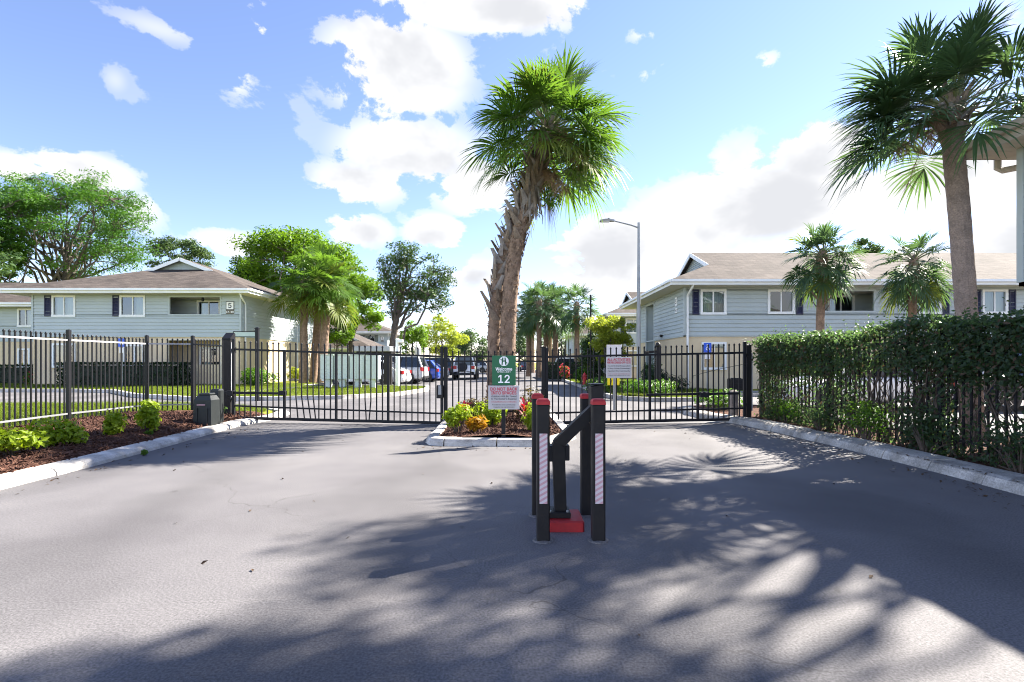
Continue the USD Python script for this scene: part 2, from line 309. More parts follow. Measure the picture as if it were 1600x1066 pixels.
leafmat('mulch_chip', [(0, (.06, .025, .016)), (.5, (.19, .085, .055)), (1, (.40, .25, .18))], .0, .9)
leafmat('litter', [(0, (.08, .05, .03)), (.6, (.18, .11, .06)), (1, (.30, .20, .10))], .1, .8)
def special_materials():
    M = lambda name, n, L, s='p.BSDF': usdkit.material(stage, LK + name, n, L, surface=s)
    # weathered asphalt: broad patches, tyre-worn lanes, aggregate grains, hair cracks
    n = {'g': ('geometry', {}), 'a': ('noise_texture', {'scale': .35, 'detail': 7.0, 'roughness': .62}), 'ar': ('rgb_ramp', {'ramp': [(.30, (.088, .083, .089)), (.5, (.122, .117, .122)), (.70, (.158, .151, .153))]}),
         'b': ('noise_texture', {'scale': 75.0, 'detail': 4.0, 'roughness': .75}), 'br': ('map_range', {'from_min': .30, 'from_max': .72, 'to_min': .42, 'to_max': 1.6}),
         'v': ('voronoi_texture', {'scale': 48.0, 'feature': 'f1'}), 'vr': ('rgb_ramp', {'ramp': [(0.0, (1.9, 1.85, 1.8)), (.16, (1.0, 1.0, 1.0)), (1, (1.0, 1.0, 1.0))]}), 'vc': ('separate_color', {}), 'vk': ('math', {'math_type': 'greater_than', 'value2': .72}),
         'cb': ('combine_color', {}), 'm1': ('mix_color', {'blend_type': 'multiply', 'fac': 1.0, 'use_clamp': False}), 'm2': ('mix_color', {'blend_type': 'multiply', 'use_clamp': False}),
         'wz': ('noise_texture', {'scale': 1.6, 'detail': 4.0}), 'wv': ('vector_math', {'math_type': 'scale', 'scale': .9}), 'wa': ('vector_math', {'math_type': 'add'}),
         'ck': ('voronoi_texture', {'scale': .42, 'feature': 'distance_to_edge'}), 'cm': ('map_range', {'from_min': .0, 'from_max': .0045, 'to_min': 1.0, 'to_max': 0.0, 'clamp': True}),
         'cn': ('noise_texture', {'scale': .5, 'detail': 2.0}), 'cmask': ('map_range', {'from_min': .50, 'from_max': .60, 'to_min': 0.0, 'to_max': .75, 'clamp': True}), 'cx': ('math', {'math_type': 'multiply'}),
         'm3': ('mix_color', {'b': (.035, .032, .030)}), 'st': ('noise_texture', {'scale': .9, 'detail': 5.0, 'roughness': .7}), 'sm': ('map_range', {'from_min': .60, 'from_max': .78, 'to_min': 0.0, 'to_max': .5, 'clamp': True}), 'm4': ('mix_color', {'b': (.06, .057, .057)}),
         'sx': ('separate_xyz', {}), 'ln': ('math', {'math_type': 'sine'}), 'lk': ('math', {'math_type': 'multiply_add', 'value2': 2.9, 'value3': .6}), 'lw': ('noise_texture', {'scale': .5, 'detail': 3.0}), 'lmix': ('math', {'math_type': 'multiply_add', 'value2': 3.0}), 'lm': ('map_range', {'from_min': -.4, 'from_max': 1.0, 'to_min': 1.0, 'to_max': .80, 'clamp': True}), 'lc': ('combine_color', {}), 'm5': ('mix_color', {'blend_type': 'multiply', 'fac': 1.0, 'use_clamp': False}),
         'dr': ('voronoi_texture', {'scale': 1.7, 'feature': 'f1'}), 'dm': ('map_range', {'from_min': .03, 'from_max': .10, 'to_min': .55, 'to_max': 0.0, 'clamp': True}), 'dc': ('separate_color', {}), 'dk': ('math', {'math_type': 'greater_than', 'value2': .80}), 'dx': ('math', {'math_type': 'multiply'}), 'm6': ('mix_color', {'b': (.045, .042, .043)}),
         'bp': ('bump', {'strength': .38, 'distance': .006}), 'p': ('principled_bsdf', {'roughness': .82, 'specular_ior_level': .4})}
    L = [('g.position', 'a.vector'), ('a.fac', 'ar.fac'), ('g.position', 'b.vector'), ('b.fac', 'br.value'), ('br.result', 'cb.r'), ('br.result', 'cb.g'), ('br.result', 'cb.b'), ('ar.color', 'm1.a'), ('cb.color', 'm1.b'),
         ('g.position', 'v.vector'), ('v.distance', 'vr.fac'), ('v.color', 'vc.color'), ('vc.r', 'vk.value1'), ('vk.value', 'm2.fac'), ('m1.result', 'm2.a'), ('vr.color', 'm2.b'),
         ('g.position', 'wz.vector'), ('wz.color', 'wv.vector1'), ('g.position', 'wa.vector1'), ('wv.vector', 'wa.vector2'), ('wa.vector', 'ck.vector'), ('ck.distance', 'cm.value'), ('g.position', 'cn.vector'), ('cn.fac', 'cmask.value'), ('cm.result', 'cx.value1'), ('cmask.result', 'cx.value2'),
         ('g.position', 'st.vector'), ('st.fac', 'sm.value'), ('sm.result', 'm4.fac'), ('m2.result', 'm4.a'), ('g.position', 'sx.vector'), ('sx.x', 'lmix.value3'), ('g.position', 'lw.vector'), ('lw.fac', 'lmix.value1'), ('lmix.value', 'lk.value1'), ('lk.value', 'ln.value1'), ('ln.value', 'lm.value'), ('lm.result', 'lc.r'), ('lm.result', 'lc.g'), ('lm.result', 'lc.b'), ('m4.result', 'm5.a'), ('lc.color', 'm5.b'),
         ('wa.vector', 'dr.vector'), ('dr.distance', 'dm.value'), ('dr.color', 'dc.color'), ('dc.g', 'dk.value1'), ('dm.result', 'dx.value1'), ('dk.value', 'dx.value2'), ('dx.value', 'm6.fac'), ('m5.result', 'm6.a'), ('m6.result', 'm3.a'), ('cx.value', 'm3.fac'), ('m3.result', 'p.base_color'), ('b.fac', 'bp.height'), ('bp.normal', 'p.normal')]
    M('asphalt', n, L)
    # lawn
    n = {'g': ('geometry', {}), 'a': ('noise_texture', {'scale': .8, 'detail': 6.0, 'roughness': .65}), 'b': ('noise_texture', {'scale': 40.0, 'detail': 4.0, 'roughness': .7}), 'x': ('mix_float', {'fac': .5}),
         'r': ('rgb_ramp', {'ramp': [(.32, (.09, .125, .018)), (.5, (.18, .21, .022)), (.66, (.31, .29, .05))]}), 'bp': ('bump', {'strength': .8, 'distance': .03}), 'p': ('principled_bsdf', {'roughness': .9, 'specular_ior_level': .2})}
    M('lawn', n, [('g.position', 'a.vector'), ('g.position', 'b.vector'), ('a.fac', 'x.a'), ('b.fac', 'x.b'), ('x.result', 'r.fac'), ('r.color', 'p.base_color'), ('b.fac', 'bp.height'), ('bp.normal', 'p.normal')])
    n = {'g': ('geometry', {}), 'a': ('noise_texture', {'scale': 3.0, 'detail': 6.0, 'roughness': .65}), 'b': ('voronoi_texture', {'scale': 45.0}), 'bc': ('separate_color', {}), 'x': ('mix_float', {'fac': .6}),
         'r': ('rgb_ramp', {'ramp': [(.2, (.035, .016, .011)), (.5, (.10, .045, .03)), (.85, (.21, .115, .08))]}), 'bp': ('bump', {'strength': 1.0, 'distance': .03}), 'p': ('principled_bsdf', {'roughness': .95, 'specular_ior_level': .2})}
    M('mulch', n, [('g.position', 'a.vector'), ('g.position', 'b.vector'), ('b.color', 'bc.color'), ('a.fac', 'x.a'), ('bc.r', 'x.b'), ('x.result', 'r.fac'), ('r.color', 'p.base_color'), ('b.distance', 'bp.height'), ('bp.normal', 'p.normal')])
    # roof shingles: courses along height, tabs along the run, blotches
    n = {'g': ('geometry', {}), 's': ('separate_xyz', {}), 'uu': ('math', {'math_type': 'add'}), 'c': ('combine_xyz', {}), 'k': ('brick_texture', {'color1': (.055, .045, .040), 'color2': (.098, .081, .071), 'mortar': (.05, .04, .036), 'scale': 1.0, 'brick_width': .32, 'row_height': .062, 'mortar_size': .006, 'mortar_smooth': .3, 'bias': 0.0}),
         'a': ('noise_texture', {'scale': .7, 'detail': 5.0, 'roughness': .6}), 'ar': ('map_range', {'from_min': .3, 'from_max': .7, 'to_min': .75, 'to_max': 1.3}), 'cb': ('combine_color', {}), 'm': ('mix_color', {'blend_type': 'multiply', 'fac': 1.0, 'use_clamp': False}),
         'bp': ('bump', {'strength': .5, 'distance': .02}), 'p': ('principled_bsdf', {'roughness': .92, 'specular_ior_level': .25})}
    M('shingles', n, [('g.position', 's.vector'), ('s.x', 'uu.value1'), ('s.y', 'uu.value2'), ('uu.value', 'c.x'), ('s.z', 'c.y'), ('c.vector', 'k.vector'), ('g.position', 'a.vector'), ('a.fac', 'ar.value'), ('ar.result', 'cb.r'), ('ar.result', 'cb.g'), ('ar.result', 'cb.b'),
                     ('k.color', 'm.a'), ('cb.color', 'm.b'), ('m.result', 'p.base_color'), ('k.fac', 'bp.height'), ('bp.normal', 'p.normal')])
    # window panes
    n = {'t': ('transparent_bsdf', {'color': (.82, .88, .88)}), 'gl': ('glossy_bsdf', {'roughness': .02, 'color': (.9, .95, 1.0)}), 'f': ('fresnel', {'IOR': 1.55}), 'fm': ('math', {'math_type': 'multiply_add', 'value2': 1.0, 'value3': .10}), 'x': ('mix_closure', {})}
    M('window_glass', n, [('f.fac', 'fm.value1'), ('fm.value', 'x.fac'), ('t.BSDF', 'x.closure1'), ('gl.BSDF', 'x.closure2')], 'x.closure')
    M('car_glass', {'p': ('principled_bsdf', {'base_color': (.012, .016, .022), 'roughness': .05, 'specular_ior_level': .7})}, [])
special_materials()
# ------------------------------------------------------------------ setting: ground, asphalt, lawns, curbs
R = np.random.default_rng(11)
def px(x, d): return (x - 800) / 800 * d
def pz(y, d): return EYE + (566 - y) / 800 * d
LAWN = .10
def grid_sheet(x0, x1, y0, y1, nx, ny, fz):
    X, Y = np.meshgrid(np.linspace(x0, x1, nx), np.linspace(y0, y1, ny)); V = np.stack([X.ravel(), Y.ravel(), fz(X, Y).ravel()], 1)
    i, j = np.meshgrid(np.arange(nx - 1), np.arange(ny - 1)); a = (j * nx + i).ravel()
    return V, np.vstack([np.stack([a, a + 1, a + nx + 1], 1), np.stack([a, a + nx + 1, a + nx], 1)])
single('ground', quad((-900, -900, -.06), (900, -900, -.06), (900, 900, -.06), (-900, 900, -.06)), 'lawn', kind='structure')
single('asphalt_driveway', quad((-70, -30, 0), (70, -30, 0), (70, 130, 0), (-70, 130, 0)), 'asphalt', kind='structure')
def rounded(pts, r): return Polygon(pts).buffer(-r, join_style=1).buffer(r, join_style=1, quad_segs=8)
near_left = Polygon([(-60, -30), (-5.58, -30), (-5.58, 4), (-5.65, 6.6), (-5.75, 8.3), (-5.88, 9.8), (-5.94, 11.0), (-5.78, 12.2), (-6.3, 13.6), (-7.6, 14.6), (-10, 15.6), (-14, 15.2), (-60, 14.0)])
far_left = rounded([(-60, 22.9), (-19.5, 22.9), (-17.5, 22.4), (-14.5, 19.6), (-11.5, 18.0), (-8.5, 17.9), (-6.2, 18.6), (-4.6, 20.3), (-3.9, 23.6), (-4.2, 26.3), (-5.6, 27.0), (-10.9, 27.2), (-10.9, 57), (-60, 57)], .5)
island = rounded([(-1.42, 8.25), (.62, 8.15), (1.12, 9.0), (1.05, 13.6), (.3, 14.4), (-.9, 14.4), (-1.55, 13.4), (-1.5, 11)], .35)
far_right = rounded([(3.6, 110), (3.6, 19.2), (4.0, 17.9), (5.0, 17.3), (6.7, 17.6), (8.4, 19.9), (60, 20.4), (60, 110)], .5)
near_right = Polygon([(5.58, -30), (5.62, 6), (5.55, 9), (5.25, 10.9), (4.75, 12.1), (4.6, 13.2), (5.0, 14.6), (6.0, 15.2), (7.2, 15.1), (7.3, 8.6), (60, 8.6), (60, -30)]).buffer(-.3, join_style=1).buffer(.3, join_style=1)
single('lawn', slab(near_left, -.05, LAWN - .03), 'lawn', kind='structure')
single('lawn', slab(far_left.buffer(-.16), -.05, LAWN), 'lawn', kind='structure')
single('lawn', slab(far_right.buffer(-.16), -.05, LAWN), 'lawn', kind='structure')
single('planting_bed', slab(near_right, -.05, LAWN), 'mulch', kind='structure')
for poly in (far_left, far_right):
    single('curb', slab(poly.difference(poly.buffer(-.17)), -.05, LAWN + .045), 'curb_white' if poly is far_left else 'curb_grey', kind='structure')
def fbm2(X, Y, s, seed): return meshkit.fbm(np.stack([X * s, Y * s, np.full_like(X, 3.3)], -1), 4, seed)
# raised mulch beds with their own lumps
def left_bed(X, Y):
    xi = np.interp(Y, [1, 4, 6.6, 8.3, 9.8, 11.0, 12.2], [-5.35, -5.36, -5.42, -5.52, -5.66, -5.72, -5.56]) - .27
    t = np.clip((X + 9.4) / .5, 0, 1) * np.clip((xi - X) / .35, 0, 1)
    return np.where(X > xi + .04, -.12, .078) + t * (.05 + .07 * fbm2(X, Y, 1.3, 4) + .03 * fbm2(X, Y, 9, 5))
single('mulch_bed', grid_sheet(-9.4, -5.56, 1.0, 12.3, 74, 200, left_bed), 'mulch', kind='structure', smooth=True)
ib = island.buffer(-.1)
def island_z(X, Y): return .06 + .08 * np.clip(1.2 - np.abs(X + .2), 0, 1) + .03 * fbm2(X, Y, 1.6, 7) + .025 * fbm2(X, Y, 9, 8)
def masked_grid(poly, step, fz):
    x0, y0, x1, y1 = poly.bounds; v, f = grid_sheet(x0, x1, y0, y1, int((x1 - x0) / step) + 2, int((y1 - y0) / step) + 2, fz)
    import shapely
    ok = shapely.contains_xy(poly, v[:, 0], v[:, 1]); f = f[ok[f].all(1)]; u, i = np.unique(f, return_inverse=True); return v[u], i.reshape(f.shape)
single('mulch_bed', masked_grid(ib, .06, island_z), 'mulch', kind='structure', smooth=True)
single('planting_soil', slab(island.buffer(-.12), -.05, .05), 'mulch', kind='structure')
# curbs laid as segments along a line: profile = (offset to the bed side, height)
def curb_run(holder, line, profile, seg, material, jitter, seed, gap=.009):
    rng = np.random.default_rng(seed); line = LineString(line); s, L = 0.0, line.length
    while s < L - .05:
        e = min(L, s + seg * (1 + .25 * (rng.random() - .5))); k = max(2, int((e - s) / .25) + 1); off = jitter * (rng.random(3) - .5)
        rows = []
        for t in np.linspace(s + gap, e - gap, k):
            p = np.array(line.interpolate(t).coords[0]); q = np.array(line.interpolate(min(L, t + .03)).coords[0]) - np.array(line.interpolate(max(0, t - .03)).coords[0])
            q /= np.linalg.norm(q); nrm = np.array([-q[1], q[0]])
            rows.append([(p[0] + nrm[0] * (o + off[0]), p[1] + nrm[1] * (o + off[0]), z + off[1] * .6 * (z > 0.01)) for o, z in profile])
        m = len(profile); V = np.array(rows).reshape(-1, 3); F = []
        for i in range(k - 1):
            for j in range(m):
                a, b, c, d = i * m + j, i * m + (j + 1) % m, (i + 1) * m + (j + 1) % m, (i + 1) * m + j; F += [[a, c, b], [a, d, c]]
        for j in range(1, m - 1): F += [[0, j, j + 1], [(k - 1) * m, (k - 1) * m + j + 1, (k - 1) * m + j]]
        p = fresh(holder, 'curb_segment'); usdkit.mesh(stage, p, (V, np.array(F)), LK + material, False); s = e
def curb_holder(name='curb'):
    p = fresh('/World', name); x = UsdGeom.Xform.Define(stage, p); tag(x.GetPrim(), kind='structure'); return p
curb_run(curb_holder(), [(-5.35, 1.0), (-5.36, 4), (-5.42, 6.6), (-5.52, 8.3), (-5.66, 9.8), (-5.72, 11.0), (-5.55, 12.2), (-5.75, 13.3), (-6.7, 14.4)],
         [(0, -.03), (.012, .04), (.04, .075), (.08, .092), (.27, .105), (.29, -.03)], 2.6, 'curb_white', .012, 1)
curb_run(curb_holder(), [(4.62, 14.2), (4.42, 13.2), (4.50, 12.2), (4.92, 11.0), (5.1, 9.3), (5.17, 7.6), (5.19, 6.0), (5.14, 4.5), (5.1, 2.5), (5.1, 0)],
         [(0, -.03), (.03, .05), (.06, .10), (.10, .125), (.37, .135), (.40, -.03)], .72, 'curb_grey', .035, 2)
isl = list(island.exterior.coords)
curb_run(curb_holder(), isl if Polygon(isl).exterior.is_ccw else isl[::-1], [(-.02, -.03), (0, .06), (.03, .105), (.08, .12), (.20, .12), (.22, -.03)], .95, 'curb_white', .02, 3)
# concrete walk by the far lot, right, and a lighter cross walk
single('sidewalk', slab(Polygon([(8.6, 20.9), (60, 21.4), (60, 22.6), (8.6, 22.1)]), .0, LAWN + .012), 'curb_grey', kind='structure')
single('sidewalk', slab(Polygon([(-12.6, 20.0), (-12.0, 19.4), (-9.6, 27.0), (-10.4, 27.0)]), .0, LAWN + .010), 'curb_white', kind='structure')
single('parking_line', cat([box(-9.8, -5.0, y, y + .1, .003, .006) for y in np.arange(27.6, 56, 2.75)]), 'white_paint', kind='structure')
# ------------------------------------------------------------------ apartment buildings
class Building(Thing):
    def face(s, f):
        W, D = s.W, s.D
        return {'front': lambda u, w, z: (u, -w, z), 'back': lambda u, w, z: (W - u, D + w, z), 'right': lambda u, w, z: (W + w, u, z), 'left': lambda u, w, z: (-w, D - u, z)}[f]
    def blk(s, f, u0, u1, w0, w1, z0, z1, slope=0.0):
        """A block on a face; slope: how far the top leans back (lap of a board)."""
        g = s.face(f); v = np.array([g(u, w - (slope if (z == z1 and w == w1) else 0), z) for u in (u0, u1) for w in (w0, w1) for z in (z0, z1)], float)
        _, fc = box(0, 1, 0, 1, 0, 1); n = np.cross(v[fc[:, 1]] - v[fc[:, 0]], v[fc[:, 2]] - v[fc[:, 0]]); c = v[fc].mean(1) - v.mean(0)
        return v, (fc if (n * c).sum() > 0 else fc[:, ::-1])
    def rows(s, f, u0, u1, z0, z1, holes, h, lap, w=0.0):
        out, cuts = [], sorted({z0, z1, *[z for q in holes for z in q[2:4] if z0 < z < z1], *(np.arange(z0, z1, h) if h else [])})
        cuts = [c for i, c in enumerate(cuts) if i == 0 or c - cuts[i - 1] > .004]
        for a, b in zip(cuts[:-1], cuts[1:]):
            m = (a + b) / 2; free = [(u0, u1)]
            for q in holes:
                if q[2] < m < q[3]: free = [t for (p, r) in free for t in ((p, min(r, q[0])), (max(p, q[1]), r)) if t[1] - t[0] > .005]
            for p, r in free: out.append(s.blk(f, p, r, w - .05, w + (.040 if lap else 0), a, b, .036 if lap else 0))
        return cat(out)
    def window(s, f, u0, u1, z0, z1, w=0.0, split=True, blind=0, name='window', trim='trim_white', t=.085):
        p = s.part(name, cat([s.blk(f, u0 - .02, u1 + .02, w - .04, w + .05, z1 - t, z1 + .02), s.blk(f, u0 - .03, u1 + .03, w - .04, w + .065, z0 - .03, z0 + t),
                              s.blk(f, u0 - .02, u0 + t, w - .04, w + .05, z0 + t, z1 - t), s.blk(f, u1 - t, u1 + .02, w - .04, w + .05, z0 + t, z1 - t)]), trim)
        m = (u0 + u1) / 2
        if split: s.part('sash_bar', s.blk(f, m - .03, m + .03, w - .035, w + .02, z0 + t, z1 - t), trim, parent=p)
        for a, b in (((u0 + t, m - .03), (m + .03, u1 - t)) if split else ((u0 + t, u1 - t),)):
            g = s.face(f); s.part('pane', quad(*[g(u, w - .01, z) for u, z in ((a, z0 + t), (b, z0 + t), (b, z1 - t), (a, z1 - t))]), 'window_glass', parent=p)
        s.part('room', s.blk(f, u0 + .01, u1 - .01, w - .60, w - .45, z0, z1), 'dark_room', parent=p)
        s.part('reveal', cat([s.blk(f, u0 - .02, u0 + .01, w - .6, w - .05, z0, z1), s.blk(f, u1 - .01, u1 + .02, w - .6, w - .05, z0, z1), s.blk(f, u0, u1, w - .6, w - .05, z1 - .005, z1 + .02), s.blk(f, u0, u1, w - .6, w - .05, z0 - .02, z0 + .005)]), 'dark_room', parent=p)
        if blind:
            a, b = {1: (m, u1), 2: (u0, m), 3: (u0, u1), 4: (u0 + .1, m - .15)}[blind]
            n = max(2, int((b - a) / .09)); s.part('blind', cat([s.blk(f, a + (b - a) * i / n, a + (b - a) * (i + .93) / n, w - .16, w - .145, z0 + .02, z1) for i in range(n)]), 'blind', parent=p)
        return p
    def shutter(s, f, u0, u1, z0, z1):
        n = int((z1 - z0 - .16) / .05)
        s.part('shutter', cat([s.blk(f, u0, u0 + .05, .022, .06, z0, z1), s.blk(f, u1 - .05, u1, .022, .06, z0, z1), s.blk(f, u0 + .05, u1 - .05, .022, .06, z1 - .08, z1), s.blk(f, u0 + .05, u1 - .05, .022, .06, z0, z0 + .08)] +
                              [s.blk(f, u0 + .05, u1 - .05, .022, .055, z0 + .08 + i * .05, z0 + .08 + i * .05 + .046, .02) for i in range(n)]), 'shutter_navy')
    def recess(s, f, u0, u1, z0, z1, depth, lower, win=None, eL=0.0, eR=0.0):
        skin = 'stucco' if lower else 'siding'
        p = s.part('balcony' if not lower else 'patio', cat([s.rows(f, u0 - .05 - eL, u1 + .05 + eR, z0, z1, [win] if win else [], 0 if lower else .19, not lower, -depth),
                   s.blk(f, u0 - .12 - eL, u0 - eL, -depth, -.06, z0, z1), s.blk(f, u1 + eR, u1 + .12 + eR, -depth, -.06, z0, z1)]), skin)
        s.part('ceiling', s.blk(f, u0 - eL, u1 + eR, -depth, -.06, z1, z1 + .06), 'soffit', parent=p); s.part('floor', s.blk(f, u0 - eL, u1 + eR, -depth, -.06, z0 - .1, z0 - .002), 'curb_grey', parent=p)
        s.part('opening_trim', cat([s.blk(f, u0 - .06, u0 + .03, -.05, .035, z0, z1), s.blk(f, u1 - .03, u1 + .06, -.05, .035, z0, z1), s.blk(f, u0 + .03, u1 - .03, -.05, .035, z1 - .08, z1 + .0), s.blk(f, u0 - .06, u1 + .06, -.06, .045, z0 - .06, z0)]), 'trim_cream' if lower else 'siding', parent=p)
        if win: s.window(f, win[0], win[1], win[2], win[3], -depth, blind=4)
    def shell(s, zs, ze, over, ridge, g, holes, pitch=.43, back=True, fasc=.22, gable_over=.35, trim='trim_white', under='soffit'):
        W, D = s.W, s.D; zt = ze + .02
        for f in ('front', 'right', 'left', 'back'):
            L = W if f in ('front', 'back') else D; hs = holes.get(f, [])
            s.part('siding_wall', s.rows(f, 0, L, zs, ze, [q for q in hs], .19, True), 'siding', kind='stuff')
            s.part('stucco_wall', s.rows(f, 0, L, -.1, zs - .03, [q for q in hs], 0, False, -.02), 'stucco')
            s.part('band_board', s.blk(f, -.03, L + .03, -.06, .03, zs - .06, zs + .0), 'siding')
        for x in (0, W):
            for y in (0, D): s.part('corner_board', box(x - .05, x + .05, y - .05, y + .05, zs, ze), 'siding')
        x0, x1, y0, y1 = -over, W + over, -over, D + over
        swap = ridge == 'y'
        if swap: x0, x1, y0, y1 = y0, y1, x0, x1
        h, ym = (y1 - y0) / 2, (y0 + y1) / 2; zg, zr = ze + pitch * g, ze + pitch * h; go = gable_over
        def fx(V, F):
            V = np.array(V, float)
            if swap: V = V[:, [1, 0, 2]]; F = [q[::-1] for q in F]
            return V, np.array(F)
        V = [(x0, y0, ze), (x1, y0, ze), (x1 - g, y0 + g, zg), (x1 - g, ym, zr), (x0 + g, ym, zr), (x0 + g, y0 + g, zg), (x0, y1, ze), (x1, y1, ze), (x1 - g, y1 - g, zg), (x0 + g, y1 - g, zg)]
        F = [[0, 1, 2], [0, 2, 5], [5, 2, 3], [5, 3, 4], [7, 6, 9], [7, 9, 8], [8, 9, 4], [8, 4, 3], [6, 0, 5], [6, 5, 9], [1, 7, 8], [1, 8, 2]]
        V = np.array(V) + [0, 0, .03]
        rf = s.part('roof', fx(V, F), 'shingles')
        # the little gables: overhanging roof wings, siding face, white rake boards
        for xe, sg in ((x0 + g, -1), (x1 - g, 1)):
            xo = xe + sg * go; b = h - g
            wing = []
            for sy in (-1, 1):
                e = b + .30; a = (xe - sg * .02, ym, zr + .035); q = (xo, ym, zr + .035); c = (xo, ym + sy * e, zr - pitch * e + .035); d = (xe - sg * .02, ym + sy * e, zr - pitch * e + .035)
                P = np.array([a, q, c, d]); vv = np.vstack([P, P - [0, 0, .06]]); ff = np.array([[0, 1, 2], [0, 2, 3], [4, 6, 5], [4, 7, 6], [1, 5, 6], [1, 6, 2], [2, 6, 7], [2, 7, 3]]); wing.append((vv, ff))
                r0, r1 = np.array((xo, ym, zr)), np.array((xo, ym + sy * e, zr - pitch * e))
                k = fx(*bar(r0 + [sg * .02, 0, -.07], r1 + [sg * .02, 0, -.07], .04, .2)); s.part('rake_board', k, 'trim_white', parent=rf)
            wv, wf = cat(wing); s.part('gable_roof', fx(wv, wf.tolist()), 'shingles', parent=rf)
            n = 9; bl = []
            for i in range(n):
                za, zb = zg + (zr - zg) * i / n, zg + (zr - zg) * (i + 1) / n; wa, wb = b * (1 - i / n), b * (1 - (i + 1) / n)
                P = np.array([(xe + sg * .05, ym - wa, za), (xe + sg * .05, ym + wa, za), (xe + sg * .03, ym + wb, zb), (xe + sg * .03, ym - wb, zb)]); bl.append((P, np.array([[0, 1, 2], [0, 2, 3]]) if sg > 0 else np.array([[0, 2, 1], [0, 3, 2]])))
            bv, bf = cat(bl); s.part('gable_siding', fx(bv, bf.tolist()), 'siding', parent=rf)
        x0, x1, y0, y1 = -over, W + over, -over, D + over
        s.part('soffit', cat([box(x0 + .03, x1 - .03, y0 + .03, 0, ze - fasc + .02, ze - fasc + .05), box(x0 + .03, x1 - .03, D, y1 - .03, ze - fasc + .02, ze - fasc + .05), box(x0 + .03, -.001, 0, D, ze - fasc + .02, ze - fasc + .05), box(W + .001, x1 - .03, 0, D, ze - fasc + .02, ze - fasc + .05)]), under, parent=rf)
        for q in (box(x0, x1, y0, y0 + .03, ze - fasc, zt), box(x0, x1, y1 - .03, y1, ze - fasc, zt), box(x0, x0 + .03, y0 + .03, y1 - .03, ze - fasc, zt), box(x1 - .03, x1, y0 + .03, y1 - .03, ze - fasc, zt)):
            s.part('fascia', q, trim, parent=rf)
        for a, b_ in (((x0, y0 - .055), (x1, y0 - .055)), ((x1 + .055, y0), (x1 + .055, y1)), ((x0 - .055, y0), (x0 - .055, y1))):
            s.part('gutter', bar((*a, ze - .035), (*b_, ze - .035), .10, .11), trim, parent=rf)
        return rf
def lettered_plate(T, txt, cx, cz, w, h, y, plate, ink, th, border=None):
    """A plate facing -y with text; returns its part path."""
    p = T.part('number_plate', box(cx - w / 2, cx + w / 2, y - .02, y, cz - h / 2, cz + h / 2), plate)
    if border: T.part('plate_border', cat([box(cx - w / 2 - .03, cx + w / 2 + .03, y - .018, y + .002, cz + s_ * (h / 2 + .015) - .015, cz + s_ * (h / 2 + .015) + .015) for s_ in (-1, 1)] + [box(cx + s_ * (w / 2 + .015) - .015, cx + s_ * (w / 2 + .015) + .015, y - .018, y + .002, cz - h / 2, cz + h / 2) for s_ in (-1, 1)]), border, parent=p)
    T.part('number', words(txt, th, (cx, y - .021, cz), bold=True), ink, parent=p)
# left: end facade towards the camera
def left_house():
    b = Building('apartment_building', 'two storey grey sided apartment block numbered 5 behind the left fence, hipped brown roof', 'building', (-26.2, 28.0, 0)); b.W, b.D = 11.36, 12.5
    H = {'front': [(1.07, 2.33, 3.85, 4.98), (4.78, 6.14, 3.85, 4.98), (7.47, 10.27, 3.97, 4.98), (1.07, 2.33, 1.07, 2.36), (5.0, 6.1, 1.1, 2.3), (7.4, 10.27, 0.0, 2.62)]}
    b.shell(2.78, 5.24, .9, 'y', 4.85, H, pitch=.385)
    b.window('front', 1.07, 2.33, 3.85, 4.98, blind=3); b.window('front', 4.78, 6.14, 3.85, 4.98, blind=1); b.shutter('front', .66, 1.03, 3.85, 5.0); b.shutter('front', 4.38, 4.75, 3.85, 5.0)
    b.window('front', 1.07, 2.33, 1.07, 2.36, blind=2); b.window('front', 5.0, 6.1, 1.1, 2.3, blind=1)
    b.recess('front', 7.47, 10.27, 3.97, 4.98, 1.4, False, (8.15, 9.45, 3.99, 4.88), eL=1.0); b.part('balcony_door', box(6.48, 6.52, .45, 1.25, 3.97, 4.95), 'trim_cream')
    b.recess('front', 7.4, 10.27, 0.0, 2.62, 1.4, True, (8.3, 9.5, .1, 2.2), eL=.8); b.part('patio_wall', box(7.42, 10.25, -.01, .10, 0, 1.22), 'stucco')
    b.part('porch_lamp', cat([lathe([(0, 4.98), (.05, 4.98), (.07, 4.8), (.05, 4.7), (0, 4.68)], 10, c=(9.2, -.2 + .35, 0))]), 'black_metal')
    lettered_plate(b, '5', 10.80, 4.44, .38, .40, -.03, 'white_paint', 'ink_black', .26, 'ink_black'); lettered_plate(b, '17-20', 10.80, 4.09, .42, .22, -.03, 'sign_brown', 'ink_white', .10)
    b.part('downspout', tube([(11.7, -.72, 5.05), (11.7, -.6, 4.85), (11.44, .32, 4.6), (11.44, .35, 4.4), (11.44, .35, .05)], .045, 6), 'trim_white')
    b.part('wall_seam', box(11.36, 11.40, 7.3, 7.4, 0, 5.0), 'trim_white'); b.part('meter_box', box(11.36, 11.52, 8.2, 8.6, .7, 1.2), 'galvanised')
    return b
LH = left_house()
def left_wing():
    b = Building('apartment_building', 'wing of grey sided apartments set back at the far left edge, plain brown roof', 'building', (-43.0, 32.4, 0)); b.W, b.D = 15.2, 7.0
    H = {'front': [(11.75, 12.7, 3.6, 4.72), (11.75, 12.5, 1.0, 2.2), (8.6, 9.8, 3.6, 4.72)]}
    b.shell(2.7, 5.0, .9, 'x', 2.6, H); b.window('front', 11.75, 12.7, 3.6, 4.72, blind=1); b.window('front', 11.75, 12.5, 1.0, 2.2, blind=1); b.window('front', 8.6, 9.8, 3.6, 4.72, blind=3)
left_wing()
